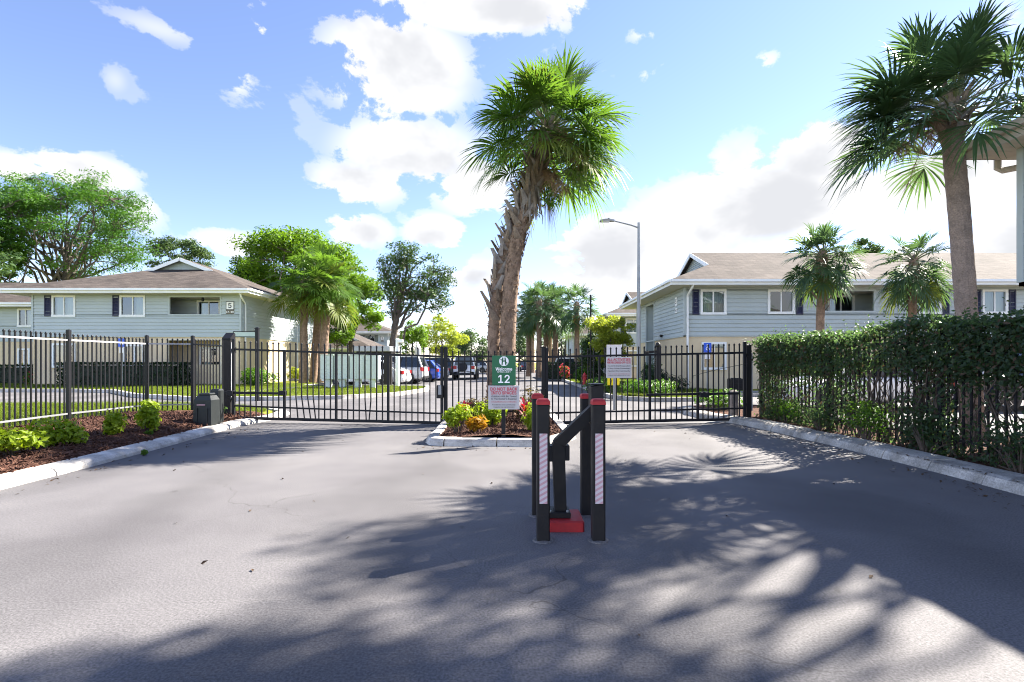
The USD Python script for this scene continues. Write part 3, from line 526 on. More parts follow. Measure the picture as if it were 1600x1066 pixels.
def right_house():
    b = Building('apartment_building', 'long grey sided two storey block behind the right gate, balcony and navy shutters', 'building', (8.05, 23.9, 0)); b.W, b.D = 22.0, 9.0
    H = {'front': [(.76, 1.93, 3.59, 4.72), (3.9, 5.12, 3.62, 4.72), (6.38, 8.86, 3.74, 4.74), (10.77, 11.95, 3.62, 4.72), (13.9, 15.05, 3.62, 4.72), (.82, 1.93, 1.02, 2.27), (16.5, 18.7, 3.74, 4.74), (4.0, 5.1, 1.0, 2.2)],
         'left': [(9.0 - 6.8, 9.0 - 5.1, .05, 4.74)]}
    b.shell(2.60, 5.05, .9, 'x', 3.1, H)
    b.window('front', .76, 1.93, 3.59, 4.72, blind=3); b.window('front', 3.9, 5.12, 3.62, 4.72, blind=0); b.window('front', 10.77, 11.95, 3.62, 4.72, blind=1); b.window('front', 13.9, 15.05, 3.62, 4.72, blind=3)
    b.window('front', .82, 1.93, 1.02, 2.27, blind=1); b.window('front', 4.0, 5.1, 1.0, 2.2, blind=3)
    for a in (.36, 5.20, 12.02, 13.5, 15.12): b.shutter('front', a, a + .31, 3.56, 4.74)
    b.recess('front', 6.38, 8.86, 3.74, 4.74, 1.4, False, (7.55, 8.85, 3.76, 4.64), eR=1.3); b.part('balcony_door', box(10.10, 10.14, .45, 1.25, 3.74, 4.66), 'trim_cream'); b.recess('front', 16.5, 18.7, 3.74, 4.74, 1.4, False, (17.1, 18.3, 3.76, 4.64))
    b.recess('left', 9.0 - 6.8, 9.0 - 5.1, .05, 4.74, 1.6, False)
    for z, t, h in ((4.30, '3', .42), (3.86, '9-12', .24)):
        p = b.part('number_plate', box(-.05, -.024, .95, 1.25, z - h / 2, z + h / 2), 'white_paint'); b.part('number', words(t, h * .5, (-.052, 1.1, z), face='-x', width=.2), 'ink_black', parent=p)
    b.part('downspout', tube([(.12, -.85, 4.9), (.12, -.75, 4.78), (.12, -.10, 4.45), (.12, -.09, 4.3), (.12, -.09, .05)], .055, 6), 'trim_white')
    b.part('wall_lamp', bbox(-.14, 0, 3.4, 3.55, 2.68, 2.82), 'black_metal')
    return b
RH = right_house()
RH.copy('second grey sided block down the right side of the lane, behind the crape myrtle', (8.05, 39.7, 0), group=None)
RH.copy('third and farthest sided block down the right side of the lane, past the palms', (8.2, 68.0, 0))
LH.copy('far apartment block at the left of the lane, behind the row of parked cars', (-27.5, 66.0, 0))
def low_house():
    b = Building('clubhouse', 'low cream single storey house with brown roof behind the mailboxes', 'building', (-23.0, 50.0, 0)); b.W, b.D = 9.0, 9.0
    H = {'front': [(5.5, 6.9, 1.0, 2.1)]}
    b.shell(.4, 2.7, .6, 'y', 2.2, H); b.window('front', 5.5, 6.9, 1.0, 2.1, blind=3)
low_house()
def near_house():
    b = Building('apartment_building', 'roof corner and wall of the nearest building at the right edge, cream boarded soffit', 'building', (8.0, -14.0, 0)); b.W, b.D = 14.0, 22.02
    b.shell(2.6, 4.92, .47, 'y', 3.1, {}, trim='fascia_tan', under='soffit_tan')
    rf = b.path + '/roof'
    b.part('soffit_board', cat([box(-.44, -.02, y, y + .142, 4.70, 4.712) for y in np.arange(16, 22.4, .15)]), 'soffit_tan', parent=rf, kind='stuff')
    b.part('soffit_board', cat([box(x, x + .142, 22.05, 22.46, 4.70, 4.712) for x in np.arange(-.02, 3.0, .15)]), 'soffit_tan', parent=rf, kind='stuff')
    b.part('gutter', bar((-.5, 22.545, 4.86), (14.4, 22.545, 4.86), .11, .12), 'fascia_tan', parent=rf)
    b.part('downspout', tube([(.10, 22.54, 4.80), (.10, 22.54, 4.58), (.14, 22.50, 4.53), (.30, 22.18, 4.50), (.32, 22.12, 4.45), (.32, 22.12, .1)], .05, 8), 'fascia_tan')
near_house()
# ------------------------------------------------------------------ fences and gates
def picket(x, y, z0, z1, w=.024, d=(1, 0), spear=.05, bend=None):
    """One square picket with a pointed tip; bend = (height, sideways shift) kinks its lower end."""
    d = np.array([d[0], d[1], 0.0]); d /= np.linalg.norm(d); n = np.array([-d[1], d[0], 0]); r = w / 2
    lv = [(z0, r, bend[1] if bend else 0.0)] + ([(bend[0], r, 0.0)] if bend else []) + [(z1 - spear, r, 0), (z1 - spear, r * 1.35, 0), (z1 - spear * .55, r * 1.35, 0), (z1, r * .15, 0)]
    V = np.array([np.array([x, y, z]) + d * (sa * q + sh) + n * sb * q for z, q, sh in lv for sa, sb in ((-1, -1), (1, -1), (1, 1), (-1, 1))]); F = []
    for i in range(len(lv) - 1):
        for j in range(4):
            a, b, c, e = i * 4 + j, i * 4 + (j + 1) % 4, i * 4 + 4 + (j + 1) % 4, i * 4 + 4 + j; F += [[a, b, c], [a, c, e]]
    k = (len(lv) - 1) * 4; F += [[k, k + 1, k + 2], [k, k + 2, k + 3], [0, 2, 1], [0, 3, 2]]
    return V, np.array(F)
def post(x, y, z0, z1, w, d=(1, 0), cap=True):
    d = np.array([d[0], d[1], 0.0]); d /= np.linalg.norm(d); n = np.array([-d[1], d[0], 0]); P = []
    for z, q in ((z0, w / 2), (z1, w / 2)) + (((z1 + w * .25, w * .12),) if cap else ()): P += [np.array([x, y, z]) + d * sa * q + n * sb * q for sa in (-1, 1) for sb in (-1, 1)]
    return hull(P)
def railing(T, p0, p1, bot, top, rails, step, w=.024, rail=.030, skip_ends=True, bends={}, rmat=None, tips=True, material='black_metal', rail_h=.034):
    """Pickets and rails between two ground points; bot, top, rails are heights, each one number or (start, end)."""
    p0, p1 = np.array(p0, float), np.array(p1, float); L = np.linalg.norm(p1 - p0); d = (p1 - p0) / L; n = max(1, round(L / step))
    at = lambda h, t: h if np.isscalar(h) else h[0] + (h[1] - h[0]) * t
    for i, r in enumerate(rails):
        a, b = (r[0], r[1]) if not np.isscalar(r) else (r, r)
        T.part('rail', bar((*p0, a), (*p1, b), rail, rail_h), (rmat or {}).get(i, material), world=True)
    for i in range(1 if skip_ends else 0, n + (0 if skip_ends else 1)):
        t = i / n; q = p0 + d * L * t
        T.part('picket', picket(q[0], q[1], at(bot, t), at(top, t), w, d, bend=bends.get(i)), material, world=True)
lf = Thing('metal_fence', 'black spear topped picket fence along the left mulch bed, pale top rail', 'fence', (-9.0, 10.5, 0))
FP = [(-8.75, 6.2), (-8.9, 8.35), (-9.05, 10.45), (-8.95, 12.55), (-7.95, 12.75)]
for (a, b) in zip(FP[:-1], FP[1:]):
    railing(lf, a, b, .16, 1.94, [1.80, .30], .112, .022, rmat={0: 'worn_rail', 1: 'galvanised'})
for p in FP: lf.part('post', post(p[0], p[1], .05, 2.0, .065), 'black_metal', world=True)
railing(lf, FP[-1], (-6.62, 11.85), (.18, .18), (1.94, 1.9), [(1.80, 1.72), (.30, .30)], .15, .022)
# gate columns
lc = Thing('gate_column', 'square black gate post with a slanted white edged cap at the left gate hinge', 'gate post', (-6.48, 11.7, 0))
lc.part('post', bbox(-6.56, -6.39, 11.62, 11.79, .0, 1.86, .008), 'black_paint', world=True)
lc.part('cap', hull([(x, y, z) for x in (-6.57, -6.38) for y, z in ((11.60, 1.86), (11.81, 1.86), (11.81, 2.0), (11.76, 2.02), (11.60, 1.90))]), 'black_metal', world=True); lc.part('cap_edge', box(-6.388, -6.378, 11.63, 11.78, .5, 1.80), 'worn_rail', world=True)
for z in (1.62, .52): lc.part('hinge', cat([bar((-6.38, 11.66, z), (-6.27, 11.58, z), .05, .07), lathe([(0, -.07), (.035, -.07), (.035, .07), (0, .07)], 10, c=(-6.27, 11.57, z))]), 'black_metal', world=True)
rc = Thing('gate_column', 'square black gate post at the right gate hinge, against the vine hedge', 'gate post', (5.36, 11.6, 0))
rc.part('post', bbox(5.31, 5.42, 11.58, 11.69, 0, 1.72, .006), 'black_paint', world=True); rc.part('cap', post(5.365, 11.635, 1.72, 1.735, .13), 'black_metal', world=True)
for z in (1.5, .4): rc.part('hinge', cat([bar((5.22, 11.52, z), (5.30, 11.58, z), .05, .07), lathe([(0, -.06), (.03, -.06), (.03, .06), (0, .06)], 10, c=(5.22, 11.5, z))]), 'black_metal', world=True)
rc.part('side_plate', box(5.425, 5.44, 11.57, 11.70, .25, 1.55), 'worn_rail', world=True)
def gate(label, A, B, bot, top, trail, low, stiles, step, bends={}):
    T = Thing('driveway_gate', label, 'gate', (A[0], A[1], 0)); A, B = np.array(A, float), np.array(B, float)
    lerp = lambda h, t: h[0] + (h[1] - h[0]) * t
    T.part('bottom_rail', bar((*A, bot[0]), (*B, bot[1]), .05, .06), 'black_metal', world=True)
    T.part('top_rail', bar((*A, trail[0]), (*B, trail[1]), .04, .045), 'black_metal', world=True); T.part('lower_rail', bar((*A, low[0]), (*B, low[1]), .03, .035), 'black_metal', world=True)
    for i, t in enumerate(stiles):
        p = A + (B - A) * t; end = i in (0, len(stiles) - 1)
        T.part('stile', post(p[0], p[1], lerp(bot, t) - .02, lerp(top, t) + .02 if end else lerp(trail, t) + .01, .055 if end else .045, B - A), 'black_metal', world=True)
    d = (B - A) / np.linalg.norm(B - A); k = 0
    for t0, t1 in zip(stiles[:-1], stiles[1:]):
        n = max(1, round(np.linalg.norm(B - A) * (t1 - t0) / step))
        for i in range(1, n):
            t = t0 + (t1 - t0) * i / n; p = A + (B - A) * t
            T.part('picket', picket(p[0], p[1], lerp(bot, t), lerp(top, t), .022, d, bend=bends.get(k)), 'black_metal', world=True); k += 1
    return T
GA, GB = (-6.25, 11.5), (-1.50, 10.95)
lg = gate('wide black driveway gate left of the planted island, lower pickets bent', GA, GB, (.10, .05), (1.84, 1.66), (1.64, 1.47), (.37, .25), [0, .253, .505, .752, 1], .133,
          {9: (.60, .05), 10: (.60, .07), 11: (.62, .08), 12: (.6, .06), 21: (.50, -.04), 20: (.55, .03)})
lg.part('operator_arm', cat([bar((-6.6, 11.32, .68), (-5.05, 11.28, .66), .045, .05), bbox(-5.12, -4.98, 11.22, 11.34, .62, .72), bbox(-6.28, -6.14, 11.24, 11.40, .60, .72)]), 'black_metal', world=True)
lg.part('latch_box', bbox(-1.60, -1.46, 10.86, 10.98, .58, .86), 'black_paint', world=True); lg.part('latch_plate', box(-1.565, -1.50, 10.85, 10.858, .66, .86), 'galvanised', world=True)
HA, HB = (5.20, 11.45), (.74, 10.95)
rg = gate('wide black driveway gate right of the planted island, notice board on it', HA, HB, (.08, .05), (1.78, 1.63), (1.56, 1.46), (.32, .26), [0, .245, .49, .742, 1], .128)
rg.part('operator_arm', cat([bar((5.0, 11.30, .66), (2.92, 11.12, .64), .045, .05), bbox(4.10, 4.30, 11.14, 11.26, .58, .70)]), 'black_metal', world=True)
rg.part('guide_cable', tube([(5.25, 11.4, 1.32), (4.5, 11.30, 1.18), (3.98, 11.24, 1.05), (3.94, 11.24, .7)], .006, 5), 'black_metal', world=True)
mf = Thing('island_fence', 'short black picket fence panel across the planted island between both gates', 'fence', (-.4, 11.0, 0))
railing(mf, (-1.40, 10.98), (.66, 10.98), .14, 1.60, [1.47, 1.37, .30], .125, .026, rail=.035)
for x in (-1.42, .67): mf.part('post', post(x, 10.98, .0, 1.66, .075), 'black_metal', world=True)
mf.part('lock', bbox(.62, .72, 10.90, 10.935, .62, .78), 'black_paint', world=True)
mf.part('lamp_stub', bbox(.60, .74, 10.94, 11.02, 1.66, 1.68), 'black_metal', world=True)
# fence buried in the vines, right
hf = Thing('metal_fence', 'black picket fence overgrown by the vine hedge along the right curb', 'fence', (5.86, 6, 0))
HP = [(5.72, 11.75), (5.82, 9.4), (5.87, 7.0), (5.88, 4.6), (5.86, 2.2)]
for a, b in zip(HP[:-1], HP[1:]): railing(hf, a, b, .16, 1.78, [1.64, .32], .115, .022)
for p in HP: hf.part('post', post(p[0], p[1], 0, 1.84, .065), 'black_metal', world=True)
# ------------------------------------------------------------------ gate operator boxes
T = Thing('gate_operator', 'dark gate motor housing on the mulch beside the left gate post', 'gate motor', (-6.02, 10.2, .1))
T.part('housing', hull([(-6.26, 10.04, .06), (-5.90, 10.04, .06), (-6.26, 10.36, .06), (-5.90, 10.36, .06), (-6.25, 10.05, .60), (-5.91, 10.05, .60), (-6.25, 10.35, .60), (-5.91, 10.35, .60), (-6.20, 10.09, .69), (-5.95, 10.09, .69), (-6.20, 10.31, .69), (-5.95, 10.31, .69)]), 'operator_grey', world=True)
T.part('lid', bbox(-6.19, -5.96, 10.10, 10.30, .69, .735, .015), 'operator_grey', world=True); T.part('motor_head', bbox(-6.17, -5.96, 10.44, 10.62, .10, .80, .03), 'operator_grey', world=True)
T.part('label_strip', box(-6.18, -6.02, 10.036, 10.043, .50, .522), 'reflector_red', world=True)
for x in (-6.18, -5.98): T.part('rib', box(x - .010, x + .010, 10.03, 10.05, .12, .45), 'operator_grey', world=True)
T.part('base_plate', box(-6.32, -5.86, 9.98, 10.66, .03, .065), 'galvanised', world=True)
T = Thing('guard_post', 'weathered grey timber guard post at the foot of the right gate hinge', 'bollard', (5.12, 11.78, 0))
T.part('post', bbox(5.03, 5.19, 11.72, 11.88, .02, .66, .015), 'wood_grey', world=True); T.part('top', post(5.11, 11.80, .66, .675, .15), 'wood_grey', world=True)
# ------------------------------------------------------------------ bollards and card pedestal
def bollard(label, x, y, stripe, seed):
    T = Thing('bollard', label, 'bollard', (x, y, 0), group='bollards round the card pedestal'); r = np.random.default_rng(seed)
    T.part('post', bbox(-.049, .049, -.049, .049, -.02, 1.035, .009), 'black_paint')
    P = [(sx * q, sy * q, z) for z, q in ((1.030, .0515), (1.055, .050), (1.070, .040), (1.076, .018)) for sx in (-1, 1) for sy in (-1, 1)] + [(sx * .0515, sy * .035, z) for z in (1.03, 1.05) for sx in (-1, 1) for sy in (-1, 1)]
    T.part('cap', hull(P), 'red_paint', smooth=25); T.part('asphalt_collar', lathe([(.0, -.01), (.085, -.01), (.078, .008), (.05, .014), (0, .014)], 14), 'asphalt', smooth=True)
    if stripe:
        z0, z1, w = .29, .815, .029
        p = T.part('reflector', box(-w, w, -.0525, -.0495, z0, z1), 'reflector_white'); z = z0 - .03; bars = []
        while z < z1 + .02:
            a = [(-w, z), (w, z + .034), (w, z + .052), (-w, z + .018)]; a = Polygon(a).intersection(sbox(-w, z0, w, z1))
            if a.area > 1e-7: v, f = sheet(a, 0); bars.append((np.stack([v[:, 0], np.full(len(v), -.0535), v[:, 1]], 1), f))
            z += .040
        T.part('reflector_stripe', cat(bars), 'reflector_red', parent=p)
    return T
bollard('black bollard with a striped reflector, red cap, nearest camera on the left side', .235, 3.88, True, 1)
bollard('black bollard with a striped reflector, red cap, nearest camera on the right side', .652, 3.88, True, 2)
bollard('plain black bollard with red cap, mostly hidden behind the front left one', .225, 4.52, False, 3)
bollard('plain black bollard with red cap behind the pedestal, back right of the four', .655, 4.52, False, 4)
T = Thing('card_pedestal', 'black gooseneck card reader stand bolted to a red block amid four bollards', 'card reader stand', (.42, 4.22, 0))
d0 = 4.24
T.part('concrete_block', bbox(.285, .575, 4.06, 4.40, -.01, .088, .012), 'red_paint', world=True)
T.part('base_plate', bbox(.285, .475, 4.13, 4.33, .088, .135, .006), 'black_paint', world=True)
T.part('column', hull([(x, y, .135) for x in (.352, .448) for y in (4.19, 4.29)] + [(x, y, .66) for x in (.33, .432) for y in (4.19, 4.29)] + [(.345, 4.19, .70), (.345, 4.29, .70)]), 'black_paint', world=True)
T.part('arm', hull([(.345, y, .705) for y in (4.19, 4.29)] + [(.425, y, .655) for y in (4.19, 4.29)] + [(.655, y, 1.0) for y in (4.19, 4.29)] + [(.655, y, .88) for y in (4.19, 4.29)]), 'black_paint', world=True)
T.part('reader_head', hull([(.645, 4.16, .84), (.745, 4.16, .84), (.645, 4.32, .84), (.745, 4.32, .84), (.645, 4.16, 1.150), (.745, 4.16, 1.165), (.645, 4.32, 1.150), (.745, 4.32, 1.165)]), 'black_paint', world=True)
T.part('head_visor', bbox(.640, .75, 4.15, 4.33, 1.165, 1.173, .003), 'black_metal', world=True)
T.part('junction_box', bbox(.288, .352, 4.21, 4.33, .53, .66, .006), 'black_metal', world=True); T.part('junction_box', bbox(.432, .474, 4.20, 4.30, .54, .665, .006), 'black_metal', world=True)
for x, y in ((.31, 4.15), (.45, 4.15), (.31, 4.31), (.45, 4.31)): T.part('bolt', lathe([(0, .135), (.011, .135), (.011, .149), (0, .15)], 6, c=(x, y, 0)), 'galvanised', world=True)
# ------------------------------------------------------------------ signs
T = Thing('welcome_sign', 'green welcome sign reading speed limit 12 on a dark post in the island', 'sign', (-.13, 8.42, .1))
y = 8.36
T.part('post', bbox(-.175, -.105, 8.39, 8.46, -.05, .62, .005), 'black_metal', world=True); T.part('backing', box(-.20, -.08, 8.395, 8.42, .6, 1.40), 'black_metal', world=True)
b = T.part('green_panel', bbox(-.325, .062, y, y + .02, .975, 1.455, .004), 'sign_green', world=True)
cx = -.132
T.part('emblem', lathe([(0, 0), (.078, 0), (.078, .003), (0, .003)], 28, 'y', (cx, y - .0005, 1.365)), 'ink_white', parent=b, world=True)
T.part('emblem_figure', cat([bar((cx + sx * .030, y - .005, 1.305), (cx + sx * .018, y - .005, 1.425), .004, .020) for sx in (-1, 1)] + [bar((cx - .03, y - .005, 1.365), (cx + .03, y - .005, 1.37), .004, .018), bar((cx - .055, y - .0052, 1.40), (cx - .02, y - .0052, 1.37), .004, .014), bar((cx + .055, y - .0052, 1.33), (cx + .02, y - .0052, 1.36), .004, .014)]), 'sign_green', parent=b, world=True)
T.part('lettering', words('Welcome', .052, (cx, y - .001, 1.238), bold=True, width=.27), 'ink_white', parent=b, world=True); T.part('lettering', words('SPEED LIMIT', .026, (cx, y - .001, 1.190), width=.22), 'ink_white', parent=b, world=True)
T.part('numeral', words('12', .125, (cx, y - .001, 1.075), bold=True, width=.19), 'ink_white', parent=b, world=True)
T = Thing('parking_notice', 'white DO NOT BACK INTO SPACES notice fixed under the green welcome sign', 'sign', (-.13, 8.36, .58))
y = 8.345; b = T.part('panel', bbox(-.388, .122, y, y + .012, .58, .968, .003), 'sign_grey', world=True); cx = -.133
for t, h, z, m, w in (('DO NOT BACK', .050, .912, 'ink_red', .44), ('INTO SPACES', .050, .850, 'ink_red', .41), ('Violators Will Be Towed', .028, .794, 'ink_black', .42), ("At The Owner's Expense", .028, .752, 'ink_black', .42), ('Unauthorized vehicles', .020, .704, 'ink_red', .41), ('Residents and community', .018, .656, 'ink_black', .38), ('Guests by permission', .018, .618, 'ink_black', .34)):
    T.part('lettering', words(t, h, (cx, y - .001, z), .003, bold=h > .04, width=w), m, parent=b, world=True)
T = Thing('recording_notice', 'white ALL ACTIVITIES ARE RECORDED notice hung on the right gate', 'sign', (2.33, 11.05, 1.2))
y = 11.03; x0, x1 = px(947, y), px(987, y); z0, z1 = pz(591, y), pz(558, y); cx = (x0 + x1) / 2; hh = z1 - z0
b = T.part('panel', bbox(x0, x1, y, y + .012, z0, z1, .003), 'sign_grey', world=True)
for t, h, f, m, w in (('ALL ACTIVITIES', .050, .88, 'ink_red', .9), ('ARE RECORDED OFF-SITE', .042, .74, 'ink_red', .92), ('To Aid in the Prosecution', .026, .58, 'ink_black', .88), ('of Any Crime Committed', .026, .46, 'ink_black', .88), ('Against this Community', .026, .34, 'ink_black', .88), ('For your protection', .014, .20, 'ink_red', .86), ('video surveillance in use', .014, .12, 'ink_black', .84)):
    T.part('lettering', words(t, h, (cx, y - .001, z0 + hh * f), .003, bold=h > .03, width=(x1 - x0) * w), m, parent=b, world=True)
T = Thing('board_sign', 'blank pale board standing behind the right gate above the notice', 'sign', (2.9, 14.4, 0))
T.part('panel', bbox(px(948, 14.4), px(972, 14.4), 14.4, 14.42, pz(562, 14.4), pz(539, 14.4), .004), 'sign_white', world=True); T.part('post', bbox(2.86, 2.92, 14.43, 14.49, 0, 1.7, .004), 'galvanised', world=True)
T = Thing('yellow_sign', 'small yellow sign on a dark stake in the ground cover behind the right gate', 'sign', (3.5, 18.0, .1))
T.part('panel', bbox(px(949, 18.2), px(968, 18.2), 18.2, 18.22, pz(602, 18.2), pz(589, 18.2), .004), 'sign_yellow', world=True); T.part('stake', bbox(3.58, 3.63, 18.23, 18.28, .02, .75, .004), 'black_metal', world=True)
for i in range(2): T.part('mark', box(3.50 + i * .1, 3.54 + i * .1, 18.194, 18.199, .62, .72), 'ink_black', world=True)
def ada(label, x, y, yt, zb):
    T = Thing('accessible_parking_sign', label, 'sign', (x, y, zb), group='blue accessible parking signs'); zt = pz(yt, y)
    T.part('post', tube([(x, y, zb), (x, y, zt)], .028, 8), 'galvanised', world=True)
    p = T.part('blue_panel', bbox(x - .17, x + .17, y - .045, y - .03, zt - .42, zt, .004), 'sign_blue', world=True); T.part('white_panel', bbox(x - .12, x + .12, y - .045, y - .03, zt - .72, zt - .46, .004), 'sign_white', world=True)
    zc = zt - .2
    T.part('wheelchair_symbol', cat([lathe([(.045, 0), (.07, 0), (.07, .004), (.045, .004)], 20, 'y', (x - .01, y - .046, zc - .06)), lathe([(0, 0), (.024, 0), (.024, .004), (0, .004)], 12, 'y', (x - .02, y - .046, zc + .11)), bar((x - .02, y - .048, zc + .08), (x - .01, y - .048, zc - .02), .005, .028), bar((x - .01, y - .0482, zc - .02), (x + .06, y - .0482, zc - .03), .005, .024), bar((x + .06, y - .048, zc - .03), (x + .085, y - .048, zc - .11), .005, .022)]), 'ink_white', parent=p, world=True)
ada('blue accessible parking sign on a pole before the left apartment block', px(191, 25.5), 25.5, 529, .1)
ada('blue accessible parking sign on a pole before the right apartment block', px(1105, 22.9), 22.9, 536, .1)
# tall post with a swinging name board (left), camera post (right), poles
T = Thing('sign_post', 'tall dark post with a pale board hung on its left arm, behind the left gate', 'sign post', (px(402, 17.8), 17.8, 0)); x, y = px(402, 17.8), 17.8
T.part('post', bbox(x - .055, x + .055, y - .055, y + .055, 0, pz(514, y), .008), 'black_metal', world=True); T.part('board', bbox(px(365, y), x - .06, y - .015, y + .015, pz(526, y), pz(519, y), .003), 'sign_pale', world=True)
T.part('board_frame', cat([bar((px(365, y), y, pz(k, y)), (x, y, pz(k, y)), .035, .025) for k in (518.2, 526.4)] + [bar((px(365, y), y, pz(518.2, y)), (px(365, y), y, pz(526.4, y)), .035, .025)]), 'black_metal', world=True)
T.part('finial', post(x, y, pz(514, y), pz(514, y) + .02, .15), 'black_metal', world=True)
T = Thing('camera_post', 'tall black post with a dome camera behind the right gate', 'camera post', (px(1028, 19), 19, .1)); x, y = px(1028, 19), 19.0
T.part('post', bbox(x - .06, x + .06, y - .06, y + .06, .05, pz(542, y), .008), 'black_metal', world=True); T.part('dome', lathe([(0, .0), (.09, .0), (.10, .06), (.07, .14), (0, .17)], 14, c=(x, y, pz(542, y))), 'black_paint', smooth=True, world=True)
T.part('bracket', bar((x, y, 1.75), (x - .38, y, 1.72), .05, .09), 'black_metal', world=True); T.part('camera', bbox(x - .5, x - .36, y - .1, y + .06, 1.62, 1.76, .01), 'black_paint', world=True)
def street_lamp():
    x, y = px(998, 24), 24.0; T = Thing('street_lamp', 'tall grey street lamp with one arm over the lane beside the right block', 'street lamp', (x, y, .1)); zt = pz(348, y)
    T.part('pole', tube([(x, y, .05), (x, y, 2.5), (x, y, 5), (x, y, zt)], [.105, .095, .08, .06], 12), 'galvanised', smooth=40, world=True); T.part('base', lathe([(0, .05), (.2, .05), (.2, .12), (.13, .2), (0, .2)], 14, c=(x, y, 0)), 'galvanised', world=True)
    xa = px(958, y); T.part('arm', tube([(x, y, zt - .25), (x - .35, y, zt - .12), (xa, y, pz(345, y))], [.04, .035, .03], 8), 'galvanised', world=True)
    h = T.part('lamp_head', hull([(xa + .05, y + sy * .06, pz(345, y) + z) for sy in (-1, 1) for z in (-.04, .05)] + [(xa - .62, y + sy * .15, pz(345, y) + z) for sy in (-1, 1) for z in (-.04, .02)] + [(xa - .3, y + sy * .17, pz(345, y) + .06) for sy in (-1, 1)]), 'galvanised', world=True)
    T.part('lens', box(xa - .58, xa - .18, y - .12, y + .12, pz(345, y) - .056, pz(345, y) - .042), 'lamp_clear', parent=h, world=True); T.part('photocell', lathe([(0, 0), (.035, 0), (.035, .07), (0, .08)], 8, c=(xa - .2, y, pz(345, y) + .055)), 'black_metal', parent=h, world=True)
street_lamp()
def simple_pole(name, label, cat_, xp, d, yt, r, m, cap=None):
    x = px(xp, d); T = Thing(name, label, cat_, (x, d, 0)); zt = pz(yt, d)
    T.part('pole', tube([(x, d, 0), (x, d, zt / 2), (x, d, zt)], [r * 1.1, r, r * .9], 10), m, smooth=40, world=True)
    T.part('cap', cap(x, d, zt) if cap else lathe([(0, 0), (r * 1.1, 0), (r * .8, .06), (0, .09)], 10, c=(x, d, zt)), m if not cap else 'white_paint', world=True)
    return T
T = simple_pole('camera_pole', 'white square camera pole at the end of the mailbox island, left of the lane', 'camera post', 621, 26.2, 531, .10, 'white_paint')
T.part('camera', bbox(px(621, 26.2) + .05, px(621, 26.2) + .3, 26.0, 26.3, 2.35, 2.5, .02), 'white_paint', world=True); T.part('camera', bbox(px(621, 26.2) - .06, px(621, 26.2) + .12, 25.95, 26.2, 1.8, 1.9, .02), 'black_paint', world=True)
simple_pole('obelisk_pillar', 'white pillar with a pointed top far behind the parked cars', 'pillar', 653, 44, 545, .30, 'white_paint', lambda x, d, z: lathe([(0, 0), (.30, 0), (.16, .3), (0, .62)], 4, c=(x, d, z)))
simple_pole('lamp_pole', 'thin dark pole rising through the shrub right of the palms', 'pole', 923, 27, 463, .045, 'black_metal')
simple_pole('lamp_pole', 'slender dark pole in front of the second right hand block', 'pole', 877, 40, 531, .05, 'black_metal')
# ------------------------------------------------------------------ mailboxes and the little shelter behind them
def mailboxes():
    d = 24.6; cols = [(500, 521), (522, 545), (546, 569), (570, 592)]
    for k, (a, b) in enumerate(cols):
        x0, x1 = px(a, d) + .01, px(b, d) - .01; z0, z1 = pz(593, d), pz(555, d); T = Thing('mailbox_unit', f'pale green cluster mailbox, {("first", "second", "third", "last")[k]} of four on the lawn counting from the palms', 'mailbox', ((x0 + x1) / 2, d, .1), group='cluster mailboxes behind the left gate')
        T.part('cabinet', bbox(x0, x1, d, d + .45, z0, z1, .012), 'mailbox', world=True); xm = (x0 + x1) / 2
        T.part('pedestal', bbox(xm - .14, xm + .14, d + .1, d + .35, .05, z0, .01), 'mailbox', world=True)
        T.part('roof_lip', bbox(x0 - .012, x1 + .012, d - .02, d + .46, z1, z1 + .03, .006), 'mailbox', world=True)
        for i in range(2):
            for j in range(5):
                w = (x1 - x0 - .08) / 2; h = (z1 - z0 - .08) / 5; xa, za = x0 + .04 + i * w, z0 + .04 + j * h
                q = T.part('door', bbox(xa + .008, xa + w - .008, d - .012, d + .004, za + .008, za + h - .008, .004), 'mailbox', world=True); T.part('lock', lathe([(0, 0), (.012, 0), (.012, .006), (0, .006)], 8, 'y', (xa + w - .05, d - .012, za + h / 2)), 'galvanised', parent=q, world=True)
mailboxes()
T = Thing('shelter', 'small flat roofed shelter on a dark post behind the mailboxes', 'shelter', (px(600, 30.5), 26.9, .1)); d = 26.6
T.part('roof', bbox(px(551, d), px(609, d), d, d + 1.6, pz(549, d), pz(541, d), .02), 'galvanised', world=True); T.part('post', bbox(px(595, d), px(607, d), d + .6, d + .9, .0, pz(549, d), .02), 'black_paint', world=True); T.part('beam', bbox(px(552, d), px(595, d), d + .65, d + .85, pz(553, d), pz(549.2, d), .01), 'black_paint', world=True); T.part('post', bbox(px(551, d), px(554, d), d + .6, d + .9, .0, pz(549, d), .02), 'black_paint', world=True)
# ------------------------------------------------------------------ hydrant, yard bits
def hydrant():
    x, y = px(888, 27.5) , 27.5; x = max(x, 3.9); T = Thing('fire_hydrant', 'small red fire hydrant on the lawn right of the lane', 'hydrant', (x, y, .1))
    T.part('barrel', lathe([(0, 0), (.15, 0), (.15, .05), (.10, .06), (.10, .48), (.135, .50), (.135, .54), (.10, .56), (.07, .64), (0, .68)], 14), 'red_paint', smooth=35)
    T.part('nozzle', cat([lathe([(0, -.19), (.05, -.19), (.05, .19), (0, .19)], 10, 'x', (0, 0, .40)), lathe([(0, 0), (.06, 0), (.06, .16), (0, .16)], 10, 'y', (0, 0, .36))]), 'red_paint')
    T.part('top_nut', lathe([(0, .67), (.025, .67), (.025, .73), (0, .73)], 5), 'red_paint')
hydrant()
T = Thing('air_conditioner', 'black air conditioning unit by the wall behind the right gate', 'air conditioner', (px(1151, 22.5), 22.6, .1)); x = px(1151, 22.6)
